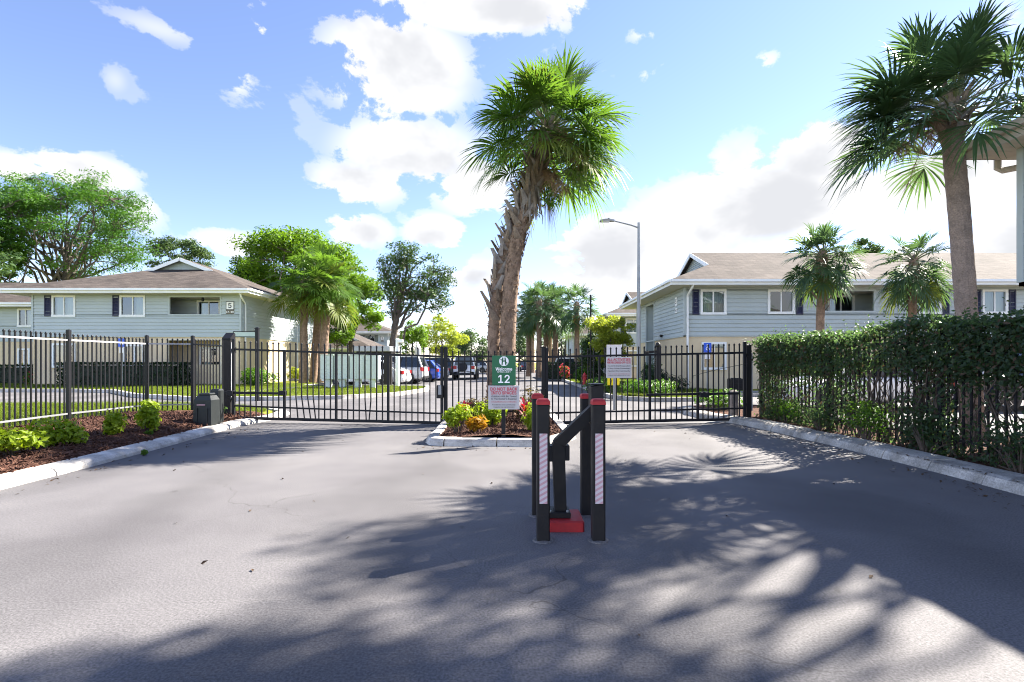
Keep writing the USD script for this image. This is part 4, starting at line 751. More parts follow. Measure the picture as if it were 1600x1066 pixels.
T.part('cabinet', bbox(x - .28, x + .28, 22.4, 22.95, .0 + .1, .62, .02), 'black_paint', world=True); T.part('grille', cat([box(x - .25, x + .25, 22.385, 22.398, z, z + .015) for z in np.arange(.16, .58, .04)]), 'black_metal', world=True); T.part('fan_guard', lathe([(.02, .62), (.22, .62), (.22, .65), (.02, .65)], 16, c=(x, 22.67, 0)), 'black_metal', world=True)
# ------------------------------------------------------------------ vehicles
def car(kind, paint, label, loc, rotz):
    S = {'sedan': dict(L=4.7, W=1.82, H=1.45, wb=2.75, r=.325, zb=.24, belt=.93, st=[(-.5, .70, .78), (-.485, .90, .86), (-.44, .98, .93), (-.28, 1.00, .97), (-.1, .97, 1.0), (.12, .97, 1.0), (.22, .95, .98), (.36, .84, .95), (.45, .74, .88), (.49, .60, .78), (.5, .48, .70)], g=(-.40, -.24, .06, .24)),
         'hatch': dict(L=4.2, W=1.76, H=1.50, wb=2.55, r=.31, zb=.24, belt=.95, st=[(-.5, .62, .78), (-.485, .92, .86), (-.45, 1.0, .92), (-.28, 1.0, .97), (-.1, .98, 1.0), (.12, .98, 1.0), (.24, .95, .98), (.38, .84, .94), (.46, .72, .86), (.49, .60, .76), (.5, .48, .68)], g=(-.47, -.36, .06, .26)),
         'suv': dict(L=4.75, W=1.90, H=1.72, wb=2.75, r=.37, zb=.30, belt=1.08, st=[(-.5, .62, .82), (-.49, 1.06, .90), (-.46, 1.12, .95), (-.28, 1.12, .98), (-.1, 1.10, 1.0), (.12, 1.10, 1.0), (.24, 1.08, .98), (.38, 1.0, .96), (.46, .92, .90), (.49, .74, .82), (.5, .55, .76)], g=(-.485, -.43, .06, .23)),
         'jeep': dict(L=4.3, W=1.80, H=1.82, wb=2.6, r=.39, zb=.42, belt=1.10, st=[(-.5, .70, .92), (-.495, 1.10, .95), (-.46, 1.12, .97), (-.28, 1.12, .97), (-.1, 1.12, .97), (.12, 1.12, .97), (.2, 1.12, .95), (.38, 1.06, .80), (.47, 1.04, .74), (.495, .98, .72), (.5, .60, .72)], g=(-.49, -.48, .10, .18))}[kind]
    L, W, H = S['L'], S['W'], S['H']; T = Thing(f'parked_car', label, 'car', loc, rotz, group='cars parked in the lots'); P = 'car_' + paint
    rings = []
    for xf, zt, wf in S['st']:
        w = W / 2 * wf; zb = S['zb'] + (.10 if abs(xf) > .485 else 0)
        half = [(0, zt), (.55 * w, zt - .01), (.86 * w, zt - .035), (.97 * w, zt - .11), (1.0 * w, .62 * zt + .1), (.99 * w, .42), (.96 * w, zb + .06), (.86 * w, zb)]
        rings.append([(xf * L, y, z) for y, z in half] + [(xf * L, -y, z) for y, z in half[:0:-1]])
    n, k = len(rings), len(rings[0]); V = np.array(rings).reshape(-1, 3); F = []
    for i in range(n - 1):
        for j in range(k): a, b, c, d = i * k + j, i * k + (j + 1) % k, (i + 1) * k + (j + 1) % k, (i + 1) * k + j; F += [[a, b, c], [a, c, d]]
    for j in range(1, k - 1): F += [[0, j + 1, j], [(n - 1) * k, (n - 1) * k + j, (n - 1) * k + j + 1]]
    T.part('body', (V, np.array(F)), P, smooth=35)
    xr0, xr1, xf1, xf0 = [q * L for q in S['g']]; b = S['belt'] + .02; wb_, wt = W / 2 * .88, W / 2 * .70; zt = H - .05
    low = [(xr0, b - .06, wb_), (xf0, b - .06, wb_)]; top = [(xr1, zt, wt), (xf1, zt, wt)]
    T.part('glass', hull([(x, s_ * w, z) for x, z, w in low + top for s_ in (-1, 1)]), 'car_glass')
    T.part('roof', hull([(x + dx, s_ * (w + .02), z) for x, dx, w in ((xr1, -.03, wt), (xf1, .05, wt)) for z in (zt - .01, zt + .02) for s_ in (-1, 1)] + [(x, s_ * wt * .7, H) for x in (xr1 + .15, xf1 - .15) for s_ in (-1, 1)]), P, smooth=30)
    for s_ in (-1, 1):
        for (xa, xb) in ((xr0, xr1), (xf0, xf1)): T.part('pillar', bar((xa, s_ * (wb_ + .005), b - .05), (xb, s_ * (wt + .01), zt), .06, .09), P)
        for q in ((.42, .58) if kind != 'jeep' else (.5,)): xa = xr0 + (xf0 - xr0) * q; xb = xr1 + (xf1 - xr1) * q; T.part('pillar', bar((xa, s_ * (wb_ + .004), b - .05), (xb, s_ * (wt + .008), zt), .05, .06), 'car_dark')
        T.part('mirror', bbox(xf0 - .30, xf0 - .12, min(s_ * (W / 2 - .02), s_ * (W / 2 + .14)), max(s_ * (W / 2 - .02), s_ * (W / 2 + .14)), b + .0, b + .13, .02), P)
        T.part('taillight', hull([(-.497 * L + q, s_ * w, z) for q in (-.012, .16) for w in (W / 2 * .62, W / 2 * .93) for z in (.74 * S['belt'], .96 * S['belt'])]), 'lamp_red'); T.part('headlight', hull([(.475 * L + q, s_ * w, z) for q in (-.12, .045) for w in (W / 2 * .52, W / 2 * .82) for z in (.60 * S['belt'], .74 * S['belt'])]), 'lamp_clear')
        for x in (-S['wb'] / 2 - .05, S['wb'] / 2 - .05):
            T.part('wheel_arch', lathe([(0, 0), (S['r'] + .06, 0), (S['r'] + .06, .012), (0, .012)], 22, 'y', (x, s_ * (W / 2 + .004) + (.012 if s_ > 0 else 0), S['r'] + .02)), 'car_dark')
            r = S['r']; y0 = s_ * (W / 2 - .09)
            w_ = T.part('wheel', lathe([(r * .6, -.11), (r * .93, -.11), (r, -.07), (r, .07), (r * .93, .11), (r * .6, .11)], 24, 'y', (x, y0, r)), 'tyre', smooth=30)
            T.part('rim', cat([lathe([(0, .085), (r * .18, .085), (r * .18, .10), (0, .105)] if s_ < 0 else [(0, -.105), (r * .18, -.10), (r * .18, -.085), (0, -.085)], 10, 'y', (x, y0, r)), lathe([(r * .60, -.105), (r * .66, -.112), (r * .66, .112), (r * .60, .105)], 24, 'y', (x, y0, r))] + [bar((x, y0 + s_ * .095, r), (x + math.cos(a) * r * .62, y0 + s_ * .095, r + math.sin(a) * r * .62), .05, .02) for a in np.arange(5) * 2 * PI / 5 + .3]), 'alloy', parent=w_)
            T.part('wheel_disc', lathe([(0, -.02), (r * .6, -.02), (r * .6, .02), (0, .02)], 20, 'y', (x, y0 + s_ * .03, r)), 'car_dark', parent=w_)
    T.part('rear_plate', box(-.5 * L - .015, -.5 * L + .02, -.16, .16, .62, .74), 'sign_white'); T.part('rear_bumper', bbox(-.5 * L - .03, -.47 * L, -W * .42, W * .42, .34, .50, .03), 'car_dark' if kind in ('jeep', 'suv') else P); T.part('front_bumper', bbox(.47 * L, .5 * L + .03, -W * .40, W * .40, .28, .44, .03), P); T.part('grille', box(.49 * L, .5 * L + .025, -W * .22, W * .22, .46, .62), 'car_dark')
    if kind == 'jeep': T.part('spare_wheel', lathe([(0, -.1), (.3, -.1), (.37, -.05), (.37, .07), (.3, .1), (0, .1)], 22, 'x', (-.5 * L - .12, .1, .98)), 'tyre', smooth=30)
    return T
car('sedan', 'white', 'white sedan parked nearest the mailboxes with its tail to the lane', (-8.25, 29.2, 0), PI - .10)
car('suv', 'silver', 'silver SUV parked between the white sedan and the blue hatchback', (-7.75, 32.2, 0), PI - .06)
car('hatch', 'blue', 'bright blue hatchback parked past the silver SUV', (-7.0, 35.2, 0), PI - .04)
car('sedan', 'pearl', 'pearl white sedan parked beyond the blue hatchback', (-7.1, 38.2, 0), PI)
car('suv', 'charcoal', 'dark grey SUV parked last before the white off roader', (-7.0, 41.2, 0), PI)
car('jeep', 'white', 'boxy white off roader standing in the lane seen from behind', (-3.7, 41.5, 0), PI / 2)
car('sedan', 'navy', 'tiny dark car far down the lane right of the green sign', (1.9, 74, 0), PI / 2 + .1)
car('hatch', 'silver', 'small silver car far down the lane left of the palm trunks', (-4.9, 66, 0), PI - .2)
car('suv', 'white', 'white car by the second right hand block behind the pink flowers', (5.9, 44.5, 0), 0)
car('sedan', 'white', 'white sedan glimpsed through the middle of the vine hedge', (9.9, 14.9, 0), PI + .05)
car('suv', 'navy', 'dark blue SUV glimpsed through the vine hedge at the right edge', (14.9, 15.0, 0), PI)
# ------------------------------------------------------------------ palms
def frond(rng, az, el, petiole, R, nl=34, sag=.35, fold=.45, spread=2.2, shred=0.0):
    """A fan leaf: (stalk mesh, blade mesh) with the leaf base at the origin."""
    h = np.array([math.cos(az), math.sin(az), 0]); up = np.array([0, 0, 1.0]); d = h * math.cos(el) + up * math.sin(el)
    ts = np.linspace(0, 1, 6); P = [d * petiole * t - up * sag * petiole * t * t * max(.15, math.cos(el)) for t in ts]; P = np.array(P)
    stalk = tube(P, np.linspace(.022, .011, 6), 5, cap=False)
    t = P[-1] - P[-2]; t /= np.linalg.norm(t); b = np.cross(t, up); b = np.cross(t, h * .3 + up) if np.linalg.norm(b) < .05 else b; b /= np.linalg.norm(b); n = np.cross(b, t)
    roll = rng.normal() * .25; b, n = b * math.cos(roll) + n * math.sin(roll), n * math.cos(roll) - b * math.sin(roll)
    V, F = [], []; phis = np.linspace(-spread, spread, nl) + rng.normal(0, .022, nl); dphi = 2 * spread / nl; age = np.clip((.9 - el) / 1.8, 0, 1)
    for ph in phis:
        cs = max(0.0, math.cos(ph)); o = P[-1] + (t * .34 - n * .05 - up * .04 * age) * R * cs * .9
        dirv = t * math.cos(ph) + b * math.sin(ph) + n * (fold * abs(math.sin(ph)) * .7 + rng.normal() * .05); dirv /= np.linalg.norm(dirv)
        Lf = R * (.66 + .20 * cs) * (1 + .08 * rng.normal()); side = np.cross(n, dirv); side /= np.linalg.norm(side) + 1e-9
        dr = (.10 + .30 * rng.random() * (.35 + age)) * (1 + shred * 3 * rng.random()); wv = rng.normal() * .05
        st = [(.0, .005), (.30, .5 * dphi * .32 * R * 1.25), (.55, .5 * dphi * .40 * R), (.80, .5 * dphi * .25 * R), (1.0, .001)]; k = len(V)
        for q_, w in st:
            p = o + dirv * Lf * q_ - up * dr * Lf * max(0, q_ - .32) ** 2 * 2.6 + side * wv * Lf * q_ * q_ - n * .04 * Lf * q_ * q_; tw = side * w + n * w * .6
            V += [p + tw, p - tw + n * w * 1.2]
        for i in range(len(st) - 1): a = k + 2 * i; F += [[a, a + 1, a + 3], [a, a + 3, a + 2]]
    return stalk, (np.array(V), np.array(F)), P[-1]
def trunk_path(pts, n=16):
    pts = np.array(pts, float); s = np.linspace(0, 1, len(pts)); q = np.linspace(0, 1, n)
    from scipy.interpolate import CubicSpline
    return np.stack([CubicSpline(s, pts[:, k])(q) for k in range(3)], 1)
def rough_tube(P, R, sides, rng, amp, ring=0.0):
    v, f = tube(P, R, sides); n = len(P) * sides; c = np.repeat(P, sides, 0); d = v[:n] - c
    k = 1 + amp * rng.normal(size=n) + ring * np.repeat(np.where(np.arange(len(P)) % 2 == 0, 1, -1), sides); v[:n] = c + d * k[:, None]; return v, f
def boot(rng, az, L, w, lean, twist=0.0):
    """A cut leaf base: a tapered channel that leans out from the trunk, forked at its foot."""
    h = np.array([math.cos(az), math.sin(az), 0]); sdir = np.array([-h[1], h[0], 0]); up = np.array([0, 0, 1.0]); d = up * math.cos(lean) + h * math.sin(lean) + sdir * twist; d /= np.linalg.norm(d)
    V = []; 
    for s, ww, th, bulge in ((0, w, .012, .0), (.35, w * .72, .02, .012), (.75, w * .5, .018, .018), (1.0, w * .42, .010, .016)):
        c = d * L * s + h * bulge; V += [c - sdir * ww, c + h * th, c + sdir * ww, c - h * th * .3]
    V = np.array(V); F = []
    for i in range(3):
        for j in range(4): a, b, c, e = 4 * i + j, 4 * i + (j + 1) % 4, 4 * i + 4 + (j + 1) % 4, 4 * i + 4 + j; F += [[a, b, c], [a, c, e]]
    F += [[0, 2, 1], [0, 3, 2], [12, 13, 14], [12, 14, 15]]; return V, np.array(F)
def palm(label, loc, path, r0, r1, n_fr, R, petiole, seed, nl=30, boots=(0, 0, 0), ring=.0, dead=4, stalks=0, green='palm_green', els=(1.45, -.95), bias=None, group=None, bark='bark_palm', yellow=.08, joined=False, knob=True, crown_len=.55, pull=.35):
    rng = np.random.default_rng(seed); T = Thing('palm_tree', label, 'palm tree', loc, group=group); P = trunk_path(path, 40 if not joined else 12)
    rad = np.interp(np.linspace(0, 1, len(P)), [0, .05, .2, 1], [r0 * 1.25, r0 * 1.06, r0, r1]); sides = 14 if not joined else 9
    T.part('trunk', rough_tube(P, rad, sides, rng, .035 if not ring else .012, ring), bark, smooth=60 if not ring else False)
    top = P[-1]; ax = P[-1] - P[-3]; ax /= np.linalg.norm(ax)
    if knob: T.part('crown_base', rough_tube(np.array([top - ax * .55, top - ax * .25, top + ax * .1, top + ax * .35]), [r1 * .9, r1 * 1.35, r1 * 1.25, r1 * .45], sides, rng, .08), 'bark_boot' if not joined else bark)
    if not ring and not joined:      # loose plates and fibres of bark
        m = 700; i_ = rng.random(m) * (len(P) - 1); c_ = np.stack([np.interp(i_, np.arange(len(P)), P[:, k]) for k in range(3)], 1); a_ = rng.random(m) * 2 * PI; h_ = np.stack([np.cos(a_), np.sin(a_), 0 * a_], 1)
        v, f = leaves(c_ + h_ * (np.interp(i_, np.arange(len(P)), rad) * (1.02 + .08 * rng.random(m)))[:, None], h_ + rng.normal(size=(m, 3)) * .35, .06 + .10 * rng.random(m), rng, 1.2, .5); T.part('bark_plates', (v, f), 'bark_palm', kind='stuff')
    # leaf bases still on the trunk
    lo, hi, nb = boots; bm = []
    for i in range(nb):
        t = lo + (hi - lo) * (i + rng.random() * .5) / nb; c = np.array([np.interp(t, np.linspace(0, 1, len(P)), P[:, k]) for k in range(3)]); rr = np.interp(t, np.linspace(0, 1, len(P)), rad); az = i * 2.399 + rng.normal() * .15
        m = move(boot(rng, az, (.26 + .20 * rng.random()) * (1 if not joined else .8), .075 + .03 * rng.random(), .20 + .28 * rng.random(), rng.choice([-1, 1]) * (.25 + .45 * rng.random())), c + np.array([math.cos(az), math.sin(az), 0]) * rr * .98); bm.append(m)
        if not joined: T.part('leaf_base', m, 'bark_boot' if rng.random() < .6 else 'dead_grey')
    if joined and bm: T.part('leaf_bases', cat(bm), 'bark_boot', kind='stuff')
    for i in range(26 if knob and not joined else 0):
        az = i * 2.399; z = -.45 + .75 * i / 26; m = move(boot(rng, az, .26 + .1 * rng.random(), .05 + .02 * rng.random(), .5 + .4 * rng.random(), rng.normal() * .2), top + ax * z + np.array([math.cos(az), math.sin(az), 0]) * r1 * 1.1); T.part('leaf_base', m, 'bark_boot' if rng.random() < .7 else 'dead_grey')
    ga, stem = 2.399963, []
    for i in range(n_fr):
        u = (i + .5) / n_fr; el = els[0] + (els[1] - els[0]) * u ** .72 + rng.normal() * .12; az = i * ga + rng.normal() * .2
        if bias is not None and el < .6: az = az + pull * math.sin(bias - az)
        pl = petiole * (.80 + .30 * min(1, u * 1.8)) * (1 + .12 * rng.normal()); Ri = R * (.86 + .18 * min(1, u * 2.0)) * (1 + .06 * rng.normal())
        st, bl, tip = frond(rng, az, el, pl, Ri, nl, .20 + .16 * u, .5 - .2 * u)
        base = top + ax * (.30 - crown_len * u) + np.array([math.cos(az), math.sin(az), 0]) * r1 * .6
        q = rng.random(); m = 'palm_yellow' if (u > .72 and q < yellow * 3) or q < yellow * .3 else green
        p = T.part('frond', move(bl, base), m); stem.append(move(st, base))
    T.part('petioles', cat(stem), 'palm_yellow' if False else green + '_stalk', kind='stuff')
    for i in range(dead):
        az = rng.random() * 2 * PI; st, bl, tip = frond(rng, az, -1.15 + rng.normal() * .12, petiole * .4, R * .62, max(14, nl - 10), .1, .2, spread=1.3, shred=1.0); base = top - ax * (.25 + .2 * rng.random()) + np.array([math.cos(az), math.sin(az), 0]) * r1
        T.part('dead_frond', move(cat([st, bl]), base), 'frond_dry')
    for i in range(stalks):   # spent flower stalks: a drooping stem with a haze of twigs
        az = (bias if bias is not None else 0) + rng.normal() * .9; h = np.array([math.cos(az), math.sin(az), 0]); L = petiole * (.9 + .5 * rng.random()); el = .35 + .4 * rng.random()
        s = np.linspace(0, 1, 8)[:, None]; Q = (h * math.cos(el) + np.array([0, 0, math.sin(el)])) * L * s - np.array([0, 0, 1.0]) * L * 1.05 * s ** 2; tw = [tube(Q, np.linspace(.012, .004, 8), 4, cap=False)]
        for k in range(95):
            j = 2 + 5.6 * rng.random(); o = np.array([np.interp(j, np.arange(8), Q[:, c]) for c in range(3)]); dv = rng.normal(size=3) * .5 + h * .3 - np.array([0, 0, .75]); dv /= np.linalg.norm(dv); l = .14 + .22 * rng.random()
            tw.append(tube(np.array([o, o + dv * l * .5, o + dv * l + [0, 0, -.06 * l]]), [.0035, .003, .0015], 3, cap=False))
        T.part('flower_stalk', move(cat(tw), top + np.array([0, 0, -.05])), 'flower_stem')
    return T, P, top
mat('palm_green_stalk', (.13, .17, .04), .5, .3, 9.0); mat('palm_blue_stalk', (.12, .14, .05), .5, .3, 9.0)
# the two leaning palms of the island
C1 = (px(768, 11.9), 11.9, .05)
def W(xp, yp, d, o): return (px(xp, d) - o[0], d - o[1], pz(yp, d) - o[2])
palm('leaning cabbage palm of the island with crisscross leaf bases, left trunk of the pair', C1, [W(771, 662, 11.9, C1), W(772, 540, 11.9, C1), W(781, 430, 11.9, C1), W(803, 355, 11.85, C1), W(829, 292, 11.8, C1), W(856, 208, 11.75, C1)], .15, .155, 68, .90, .80, 21, 42,
     boots=(.25, .97, 110), dead=3, stalks=10, bias=-.5, els=(1.48, -.22), yellow=.10, crown_len=.42)
C2 = (px(791, 11.7), 11.7, .05)
T2, P2, top2 = palm('thicker straight trunk palm of the island, rough brown bark, right of the pair', C2, [W(793, 664, 11.7, C2), W(793, 560, 11.7, C2), W(798, 450, 11.7, C2), W(810, 370, 11.7, C2), W(826, 315, 11.75, C2), W(842, 270, 11.8, C2)], .18, .155, 7, .75, .66, 22, 42,
     boots=(.55, .97, 30), dead=2, stalks=6, bias=-.7, els=(.6, -.1), yellow=.12, crown_len=.4)
rng = np.random.default_rng(5)   # skirt of hanging grey leaf bases below the crown
for i in range(34):
    az = -PI / 2 + rng.normal() * 1.0; t = .80 + .12 * rng.random(); c = np.array([np.interp(t, np.linspace(0, 1, len(P2)), P2[:, k]) for k in range(3)]); h = np.array([math.cos(az), math.sin(az), 0]); L = .28 + .45 * rng.random()
    s = np.linspace(0, 1, 5); lean = .16 + .30 * rng.random(); Q = np.array([c + h * (.15 + lean * L * math.sin(q * 1.7) * .8) - np.array([0, 0, L * q]) for q in s]); sd = np.array([-h[1], h[0], 0]); wd = np.array([.035, .03, .028, .02, .006]) * (.8 + .6 * rng.random())
    V = np.vstack([Q + sd * wd[:, None], Q - sd * wd[:, None], Q + h * .010]); n = 5; F = []
    for k in range(4):
        for a, b in ((0, 2), (2, 1), (1, 0)): F += [[a * n + k, b * n + k, b * n + k + 1], [a * n + k, b * n + k + 1, a * n + k + 1]]
    T2.part('hanging_leaf_base', (V, np.array(F)), 'dead_grey' if rng.random() < .65 else 'bark_boot')
v, f = leaves(ballpts(420, rng, .2) * [.26, .2, .34] + [W(862, 306, 11.5, C2)], rng.normal(size=(420, 3)) + [0, -.6, .6], .06 + .03 * rng.random(420), rng); T2.part('vine_tuft', (v, f), 'bush_green', label='bright green fern growing under the crown')
# tall palm behind the hedge
C3 = (px(1508, 8.6), 8.6, .05)
palm('tall cabbage palm with smooth ringed trunk rising behind the vine hedge at the right', C3, [W(1522, 690, 8.6, C3), W(1514, 560, 8.6, C3), W(1507, 440, 8.6, C3), W(1496, 300, 8.6, C3), W(1490, 235, 8.6, C3), W(1488, 178, 8.6, C3)], .152, .148, 54, .84, .80, 33, 42,
     boots=(.90, .98, 14), ring=.022, dead=0, stalks=6, bias=PI, green='palm_blue', bark='bark_ringed', els=(1.5, -.02), yellow=.05, crown_len=.5, pull=1.15)
# mid distance palms
def palm_at(label, xp, d, ytop, ybase, R, pet, seed, n=34, r=.17, lean=0.0, green='palm_green', group=None, boots=20, zb=.05, dead=2, els=(1.45, -.8), yellow=.08):
    o = (px(xp, d), d, zb); zt = pz(ytop, d) - zb
    return palm(label, o, [(0, 0, 0), (lean * .3, 0, zt * .35), (lean * .7, 0, zt * .7), (lean, 0, zt)], r, r * .85, n, R, pet, seed, 26, boots=(.6, .98, boots), dead=dead, green=green, joined=True, group=group, els=els, yellow=yellow)[0]
palm_at('small rounded palm in front of the right block, left of the two there', 1279, 17.6, 404, 600, .68, .55, 41, 50, .145, .12, 'palm_blue')
palm_at('drooping palm in front of the right block, next to the tall trunk', 1421, 17.8, 414, 600, .66, .60, 42, 46, .135, .16, 'palm_blue', els=(1.3, -1.0))
palm_at('left of three clumped palms at the corner of the left block', 474, 30.5, 446, 595, 1.0, .9, 43, 38, .24, .05, els=(1.4, -.6))
palm_at('middle of three clumped palms at the corner of the left block', 490, 31.6, 428, 595, 1.05, 1.0, 44, 40, .24, .45, els=(1.4, -.6))
palm_at('right of three clumped palms, yellowing lower leaves, brown boot collar', 503, 31.0, 450, 595, 1.05, 1.0, 45, 38, .26, .35, els=(1.4, -.75), boots=34, yellow=.22, dead=4)
pp = palm_at('first of the lane palms right of the island, tallest crown with open top', 902, 40, 478, 590, 1.05, 1.0, 46, 34, .22, -.05, 'palm_blue')
G = 'cabbage palms lining the right side of the lane'
for lab, xp, d, ht, rz in (('lane palm seen directly right of the welcome sign, leftmost crown of the row', 826, 46, 1.0, 1.1), ('lane palm in the thick of the clump, second crown from the left', 842, 43, 1.1, 2.3), ('lane palm with the brightest sunlit crown of the clump', 853, 47, 1.18, 3.0), ('lane palm just left of the open topped one', 868, 45, 1.08, 4.2), ('farther lane palm low at the left of the clump', 832, 62, 1.25, 5.2), ('farther lane palm low behind the clump trunks', 860, 66, 1.2, .4)):
    pp.copy(lab, (px(xp, d), d, .05), rz, ht)
# ------------------------------------------------------------------ broadleaf trees and pines
def tree(label, loc, H, trunk_r, c, rad, n_cl, cl_r, leaf_n, leaf, seed, material, name='tree', fork=.35, shell=.5, flat=.6, top_bias=0.0, lean=(0, 0), group=None, limbs=None, cat_='tree', aspect=.45, droop=.2):
    """Tapered trunk, limbs that reach each leaf mass, and masses of leaves in an uneven crown with gaps."""
    rng = np.random.default_rng(seed); T = Thing(name, label, cat_, loc, group=group); c = np.array(c, float); rad = np.array(rad, float)
    tp = np.array([[0, 0, 0], [lean[0] * .2, lean[1] * .2, H * .2], [lean[0] * .55, lean[1] * .55, H * .45], [lean[0], lean[1], H * .72]]); tp = trunk_path(tp, 12)
    T.part('trunk', rough_tube(tp, np.interp(np.linspace(0, 1, 12), [0, .06, 1], [trunk_r * 1.4, trunk_r, trunk_r * .38]), 10, rng, .05), 'bark_tree', smooth=50)
    d = ballpts(int(n_cl * 1.45), rng, shell); d[:, 2] = np.where(rng.random(len(d)) < top_bias, np.abs(d[:, 2]), d[:, 2]); nz = meshkit.fbm(d * 1.7 + seed, 3, seed); d = d[np.argsort(-nz)][:n_cl]   # clumped: noise picks where leaf masses sit
    cen = c + d * rad * (.86 + .22 * rng.random((n_cl, 1))); LV, LF, n0, limb = [], [], 0, []
    n_main = min(n_cl, limbs or max(6, int(2.2 * math.sqrt(n_cl)))); main, order = [], rng.permutation(n_cl)
    for k in order[:n_main]:
        q = cen[k]; t = fork + (1 - fork) * rng.random() * .95; o = np.array([np.interp(t, np.linspace(0, 1, 12), tp[:, a]) for a in range(3)])
        mid = (o + q) / 2 + rng.normal(size=3) * .12 * np.linalg.norm(q - o) + [0, 0, -.07 * np.linalg.norm(q - o)]; s = np.linspace(0, 1, 9)[:, None]; Q = (1 - s) ** 2 * o + 2 * s * (1 - s) * mid + s * s * q; Q[1:-1] += rng.normal(size=(7, 3)) * .02 * np.linalg.norm(q - o)
        limb.append(tube(Q, np.linspace(trunk_r * .34, trunk_r * .06, 9), 5, cap=False)); main.append(Q[2:])
    J = np.vstack(main)
    for k in order[n_main:]:
        q = cen[k]; dd = np.linalg.norm(J - q, axis=1) + .5 * np.maximum(0, J[:, 2] - q[2]); o = J[np.argmin(dd)]; limb.append(tube(np.array([o, (o + q) / 2 + rng.normal(size=3) * .1 * np.linalg.norm(q - o), q]), [trunk_r * .13, trunk_r * .09, trunk_r * .03], 4, cap=False))
    for k, q in enumerate(cen):
        r = cl_r * (.65 + .7 * rng.random()); m = int(leaf_n * (r / cl_r) ** 2); b = ballpts(m, rng, .25); C = q + b * np.array([r, r, r * flat]); N = b * .7 + [0, 0, .75] + rng.normal(size=(m, 3)) * .55
        v, f = leaves(C, N, leaf * (.6 + .8 * rng.random(m)), rng, droop, aspect); LV.append(v); LF.append(f + n0); n0 += len(v)
    T.part('limbs', cat(limb), 'bark_tree', smooth=50); T.part('crown', (np.vstack(LV), np.vstack(LF)), material)
    return T
def tree_at(label, xp, d, ytop, x0, x1, ybot, seed, material, n_cl=70, cl=.11, leaf_n=90, leaf=.30, tr=.28, xt=None, **k):
    """A tree whose crown covers about the bearing range x0..x1 and ytop..ybot at distance d."""
    X0, X1, Zt, Zb = px(x0, d), px(x1, d), pz(ytop, d), pz(ybot, d); cx, cz = (X0 + X1) / 2, (Zt + Zb) / 2; bx = px(xt if xt is not None else xp, d); w = (X1 - X0) / 2
    return tree(label, (bx, d, 0), Zt, tr, (cx - bx, 0, cz), (w, w * .8, (Zt - Zb) / 2), n_cl, w * cl * 2, leaf_n, leaf, seed, material, lean=((cx - bx) * .7, 0), **k)
tree_at('great spreading pine with domed open crown behind the left block', 100, 50, 272, -15, 232, 432, 61, 'pine_green', 430, .070, 80, .32, .40, xt=96, top_bias=.35, flat=.55, shell=.45, fork=.35, aspect=.3, name='pine_tree')
tree_at('thin needled pine at the far left edge beyond the left wing', 8, 46, 310, -70, 40, 450, 62, 'pine_green', 170, .09, 80, .30, .25, flat=.5, name='pine_tree')
tree_at('smaller pale pine showing behind the gable of the left block', 285, 62, 372, 235, 330, 440, 63, 'far_green', 80, .12, 80, .34, .3, flat=.5, name='pine_tree')
tree_at('broad bright yellow green tree with a domed crown behind the three palms', 480, 46, 362, 372, 562, 470, 64, 'bright_green', 190, .10, 100, .32, .36, top_bias=.3, flat=.6, shell=.45)
tree_at('lower lobe of bright tree foliage right of the three palms', 548, 43, 418, 500, 602, 520, 65, 'bright_green', 100, .12, 100, .30, .25, flat=.55)
tree_at('dark green oak between the left block and the bright domed tree', 395, 48, 398, 346, 440, 480, 66, 'oak_green', 95, .13, 110, .30, .3, flat=.7)
tree_at('grey green oak with open dark limbs left of the island palms', 640, 40, 378, 575, 708, 500, 67, 'oak_green', 130, .10, 80, .22, .34, xt=607, flat=.6, shell=.35, fork=.25, droop=.5)
tree_at('young green tree low beside the white camera pole', 645, 47, 500, 620, 668, 555, 68, 'bright_green', 24, .18, 110, .25, .12, flat=.8)
tree_at('pale feathery tree far behind the parked cars', 690, 75, 496, 655, 728, 560, 69, 'olive_green', 40, .14, 110, .40, .2, flat=.7)
tree_at('far rounded tree at the end of the lane, left of the palm trunks', 735, 110, 516, 700, 775, 570, 70, 'far_green', 40, .15, 110, .55, .3, flat=.7)
tree_at('far tree seen between the palm trunks and the lane palms', 812, 115, 520, 780, 838, 572, 71, 'far_green', 30, .16, 110, .55, .3, flat=.7)
tree_at('tall bush of bright foliage under the domed tree', 525, 41, 490, 505, 552, 552, 72, 'bright_green', 26, .2, 110, .25, .1, flat=.8)
tree_at('hazy tree low on the right of the lane behind the lane palms', 880, 100, 508, 850, 925, 570, 73, 'far_green', 34, .15, 110, .5, .3, flat=.7)
tree_at('slim tree top showing over the roof between the right hand palms', 1352, 48, 370, 1335, 1372, 420, 74, 'far_green', 22, .2, 80, .30, .2, flat=.8)
tree_at('flowering crape myrtle with fine yellow green leaves, beside the right block', 955, 26.5, 488, 918, 990, 560, 75, 'olive_green', 60, .13, 100, .16, .07, flat=.8, shell=.4, fork=.05, cat_='small tree', name='crape_myrtle')
tree_at('dark narrow shrub tree left of the crape myrtle', 930, 30, 522, 908, 950, 592, 76, 'oak_green', 36, .2, 120, .18, .08, flat=.9)
tree_at('tall leafy tree outside on the left beyond the fence road', -60, 40, 330, -140, 10, 470, 77, 'oak_green', 60, .12, 100, .34, .3)
# tall trees right of the frame, past the nearest building: they shade the driveway
tree('tall oak past the nearest building, out of frame right, shading the driveway', (12.6, 9.9, 0), 13.2, .3, (-1.2, -1.2, 12.0), (1.75, .85, 1.0), 54, .55, 120, .15, 83, 'oak_green', flat=.7, shell=.2)
tree('second oak past the nearest building, out of frame right, nearest the hedge', (12.9, 11.4, 0), 12.9, .26, (-.7, -.55, 12.0), (1.3, .65, .7), 22, .5, 110, .15, 85, 'oak_green', flat=.7, shell=.2)
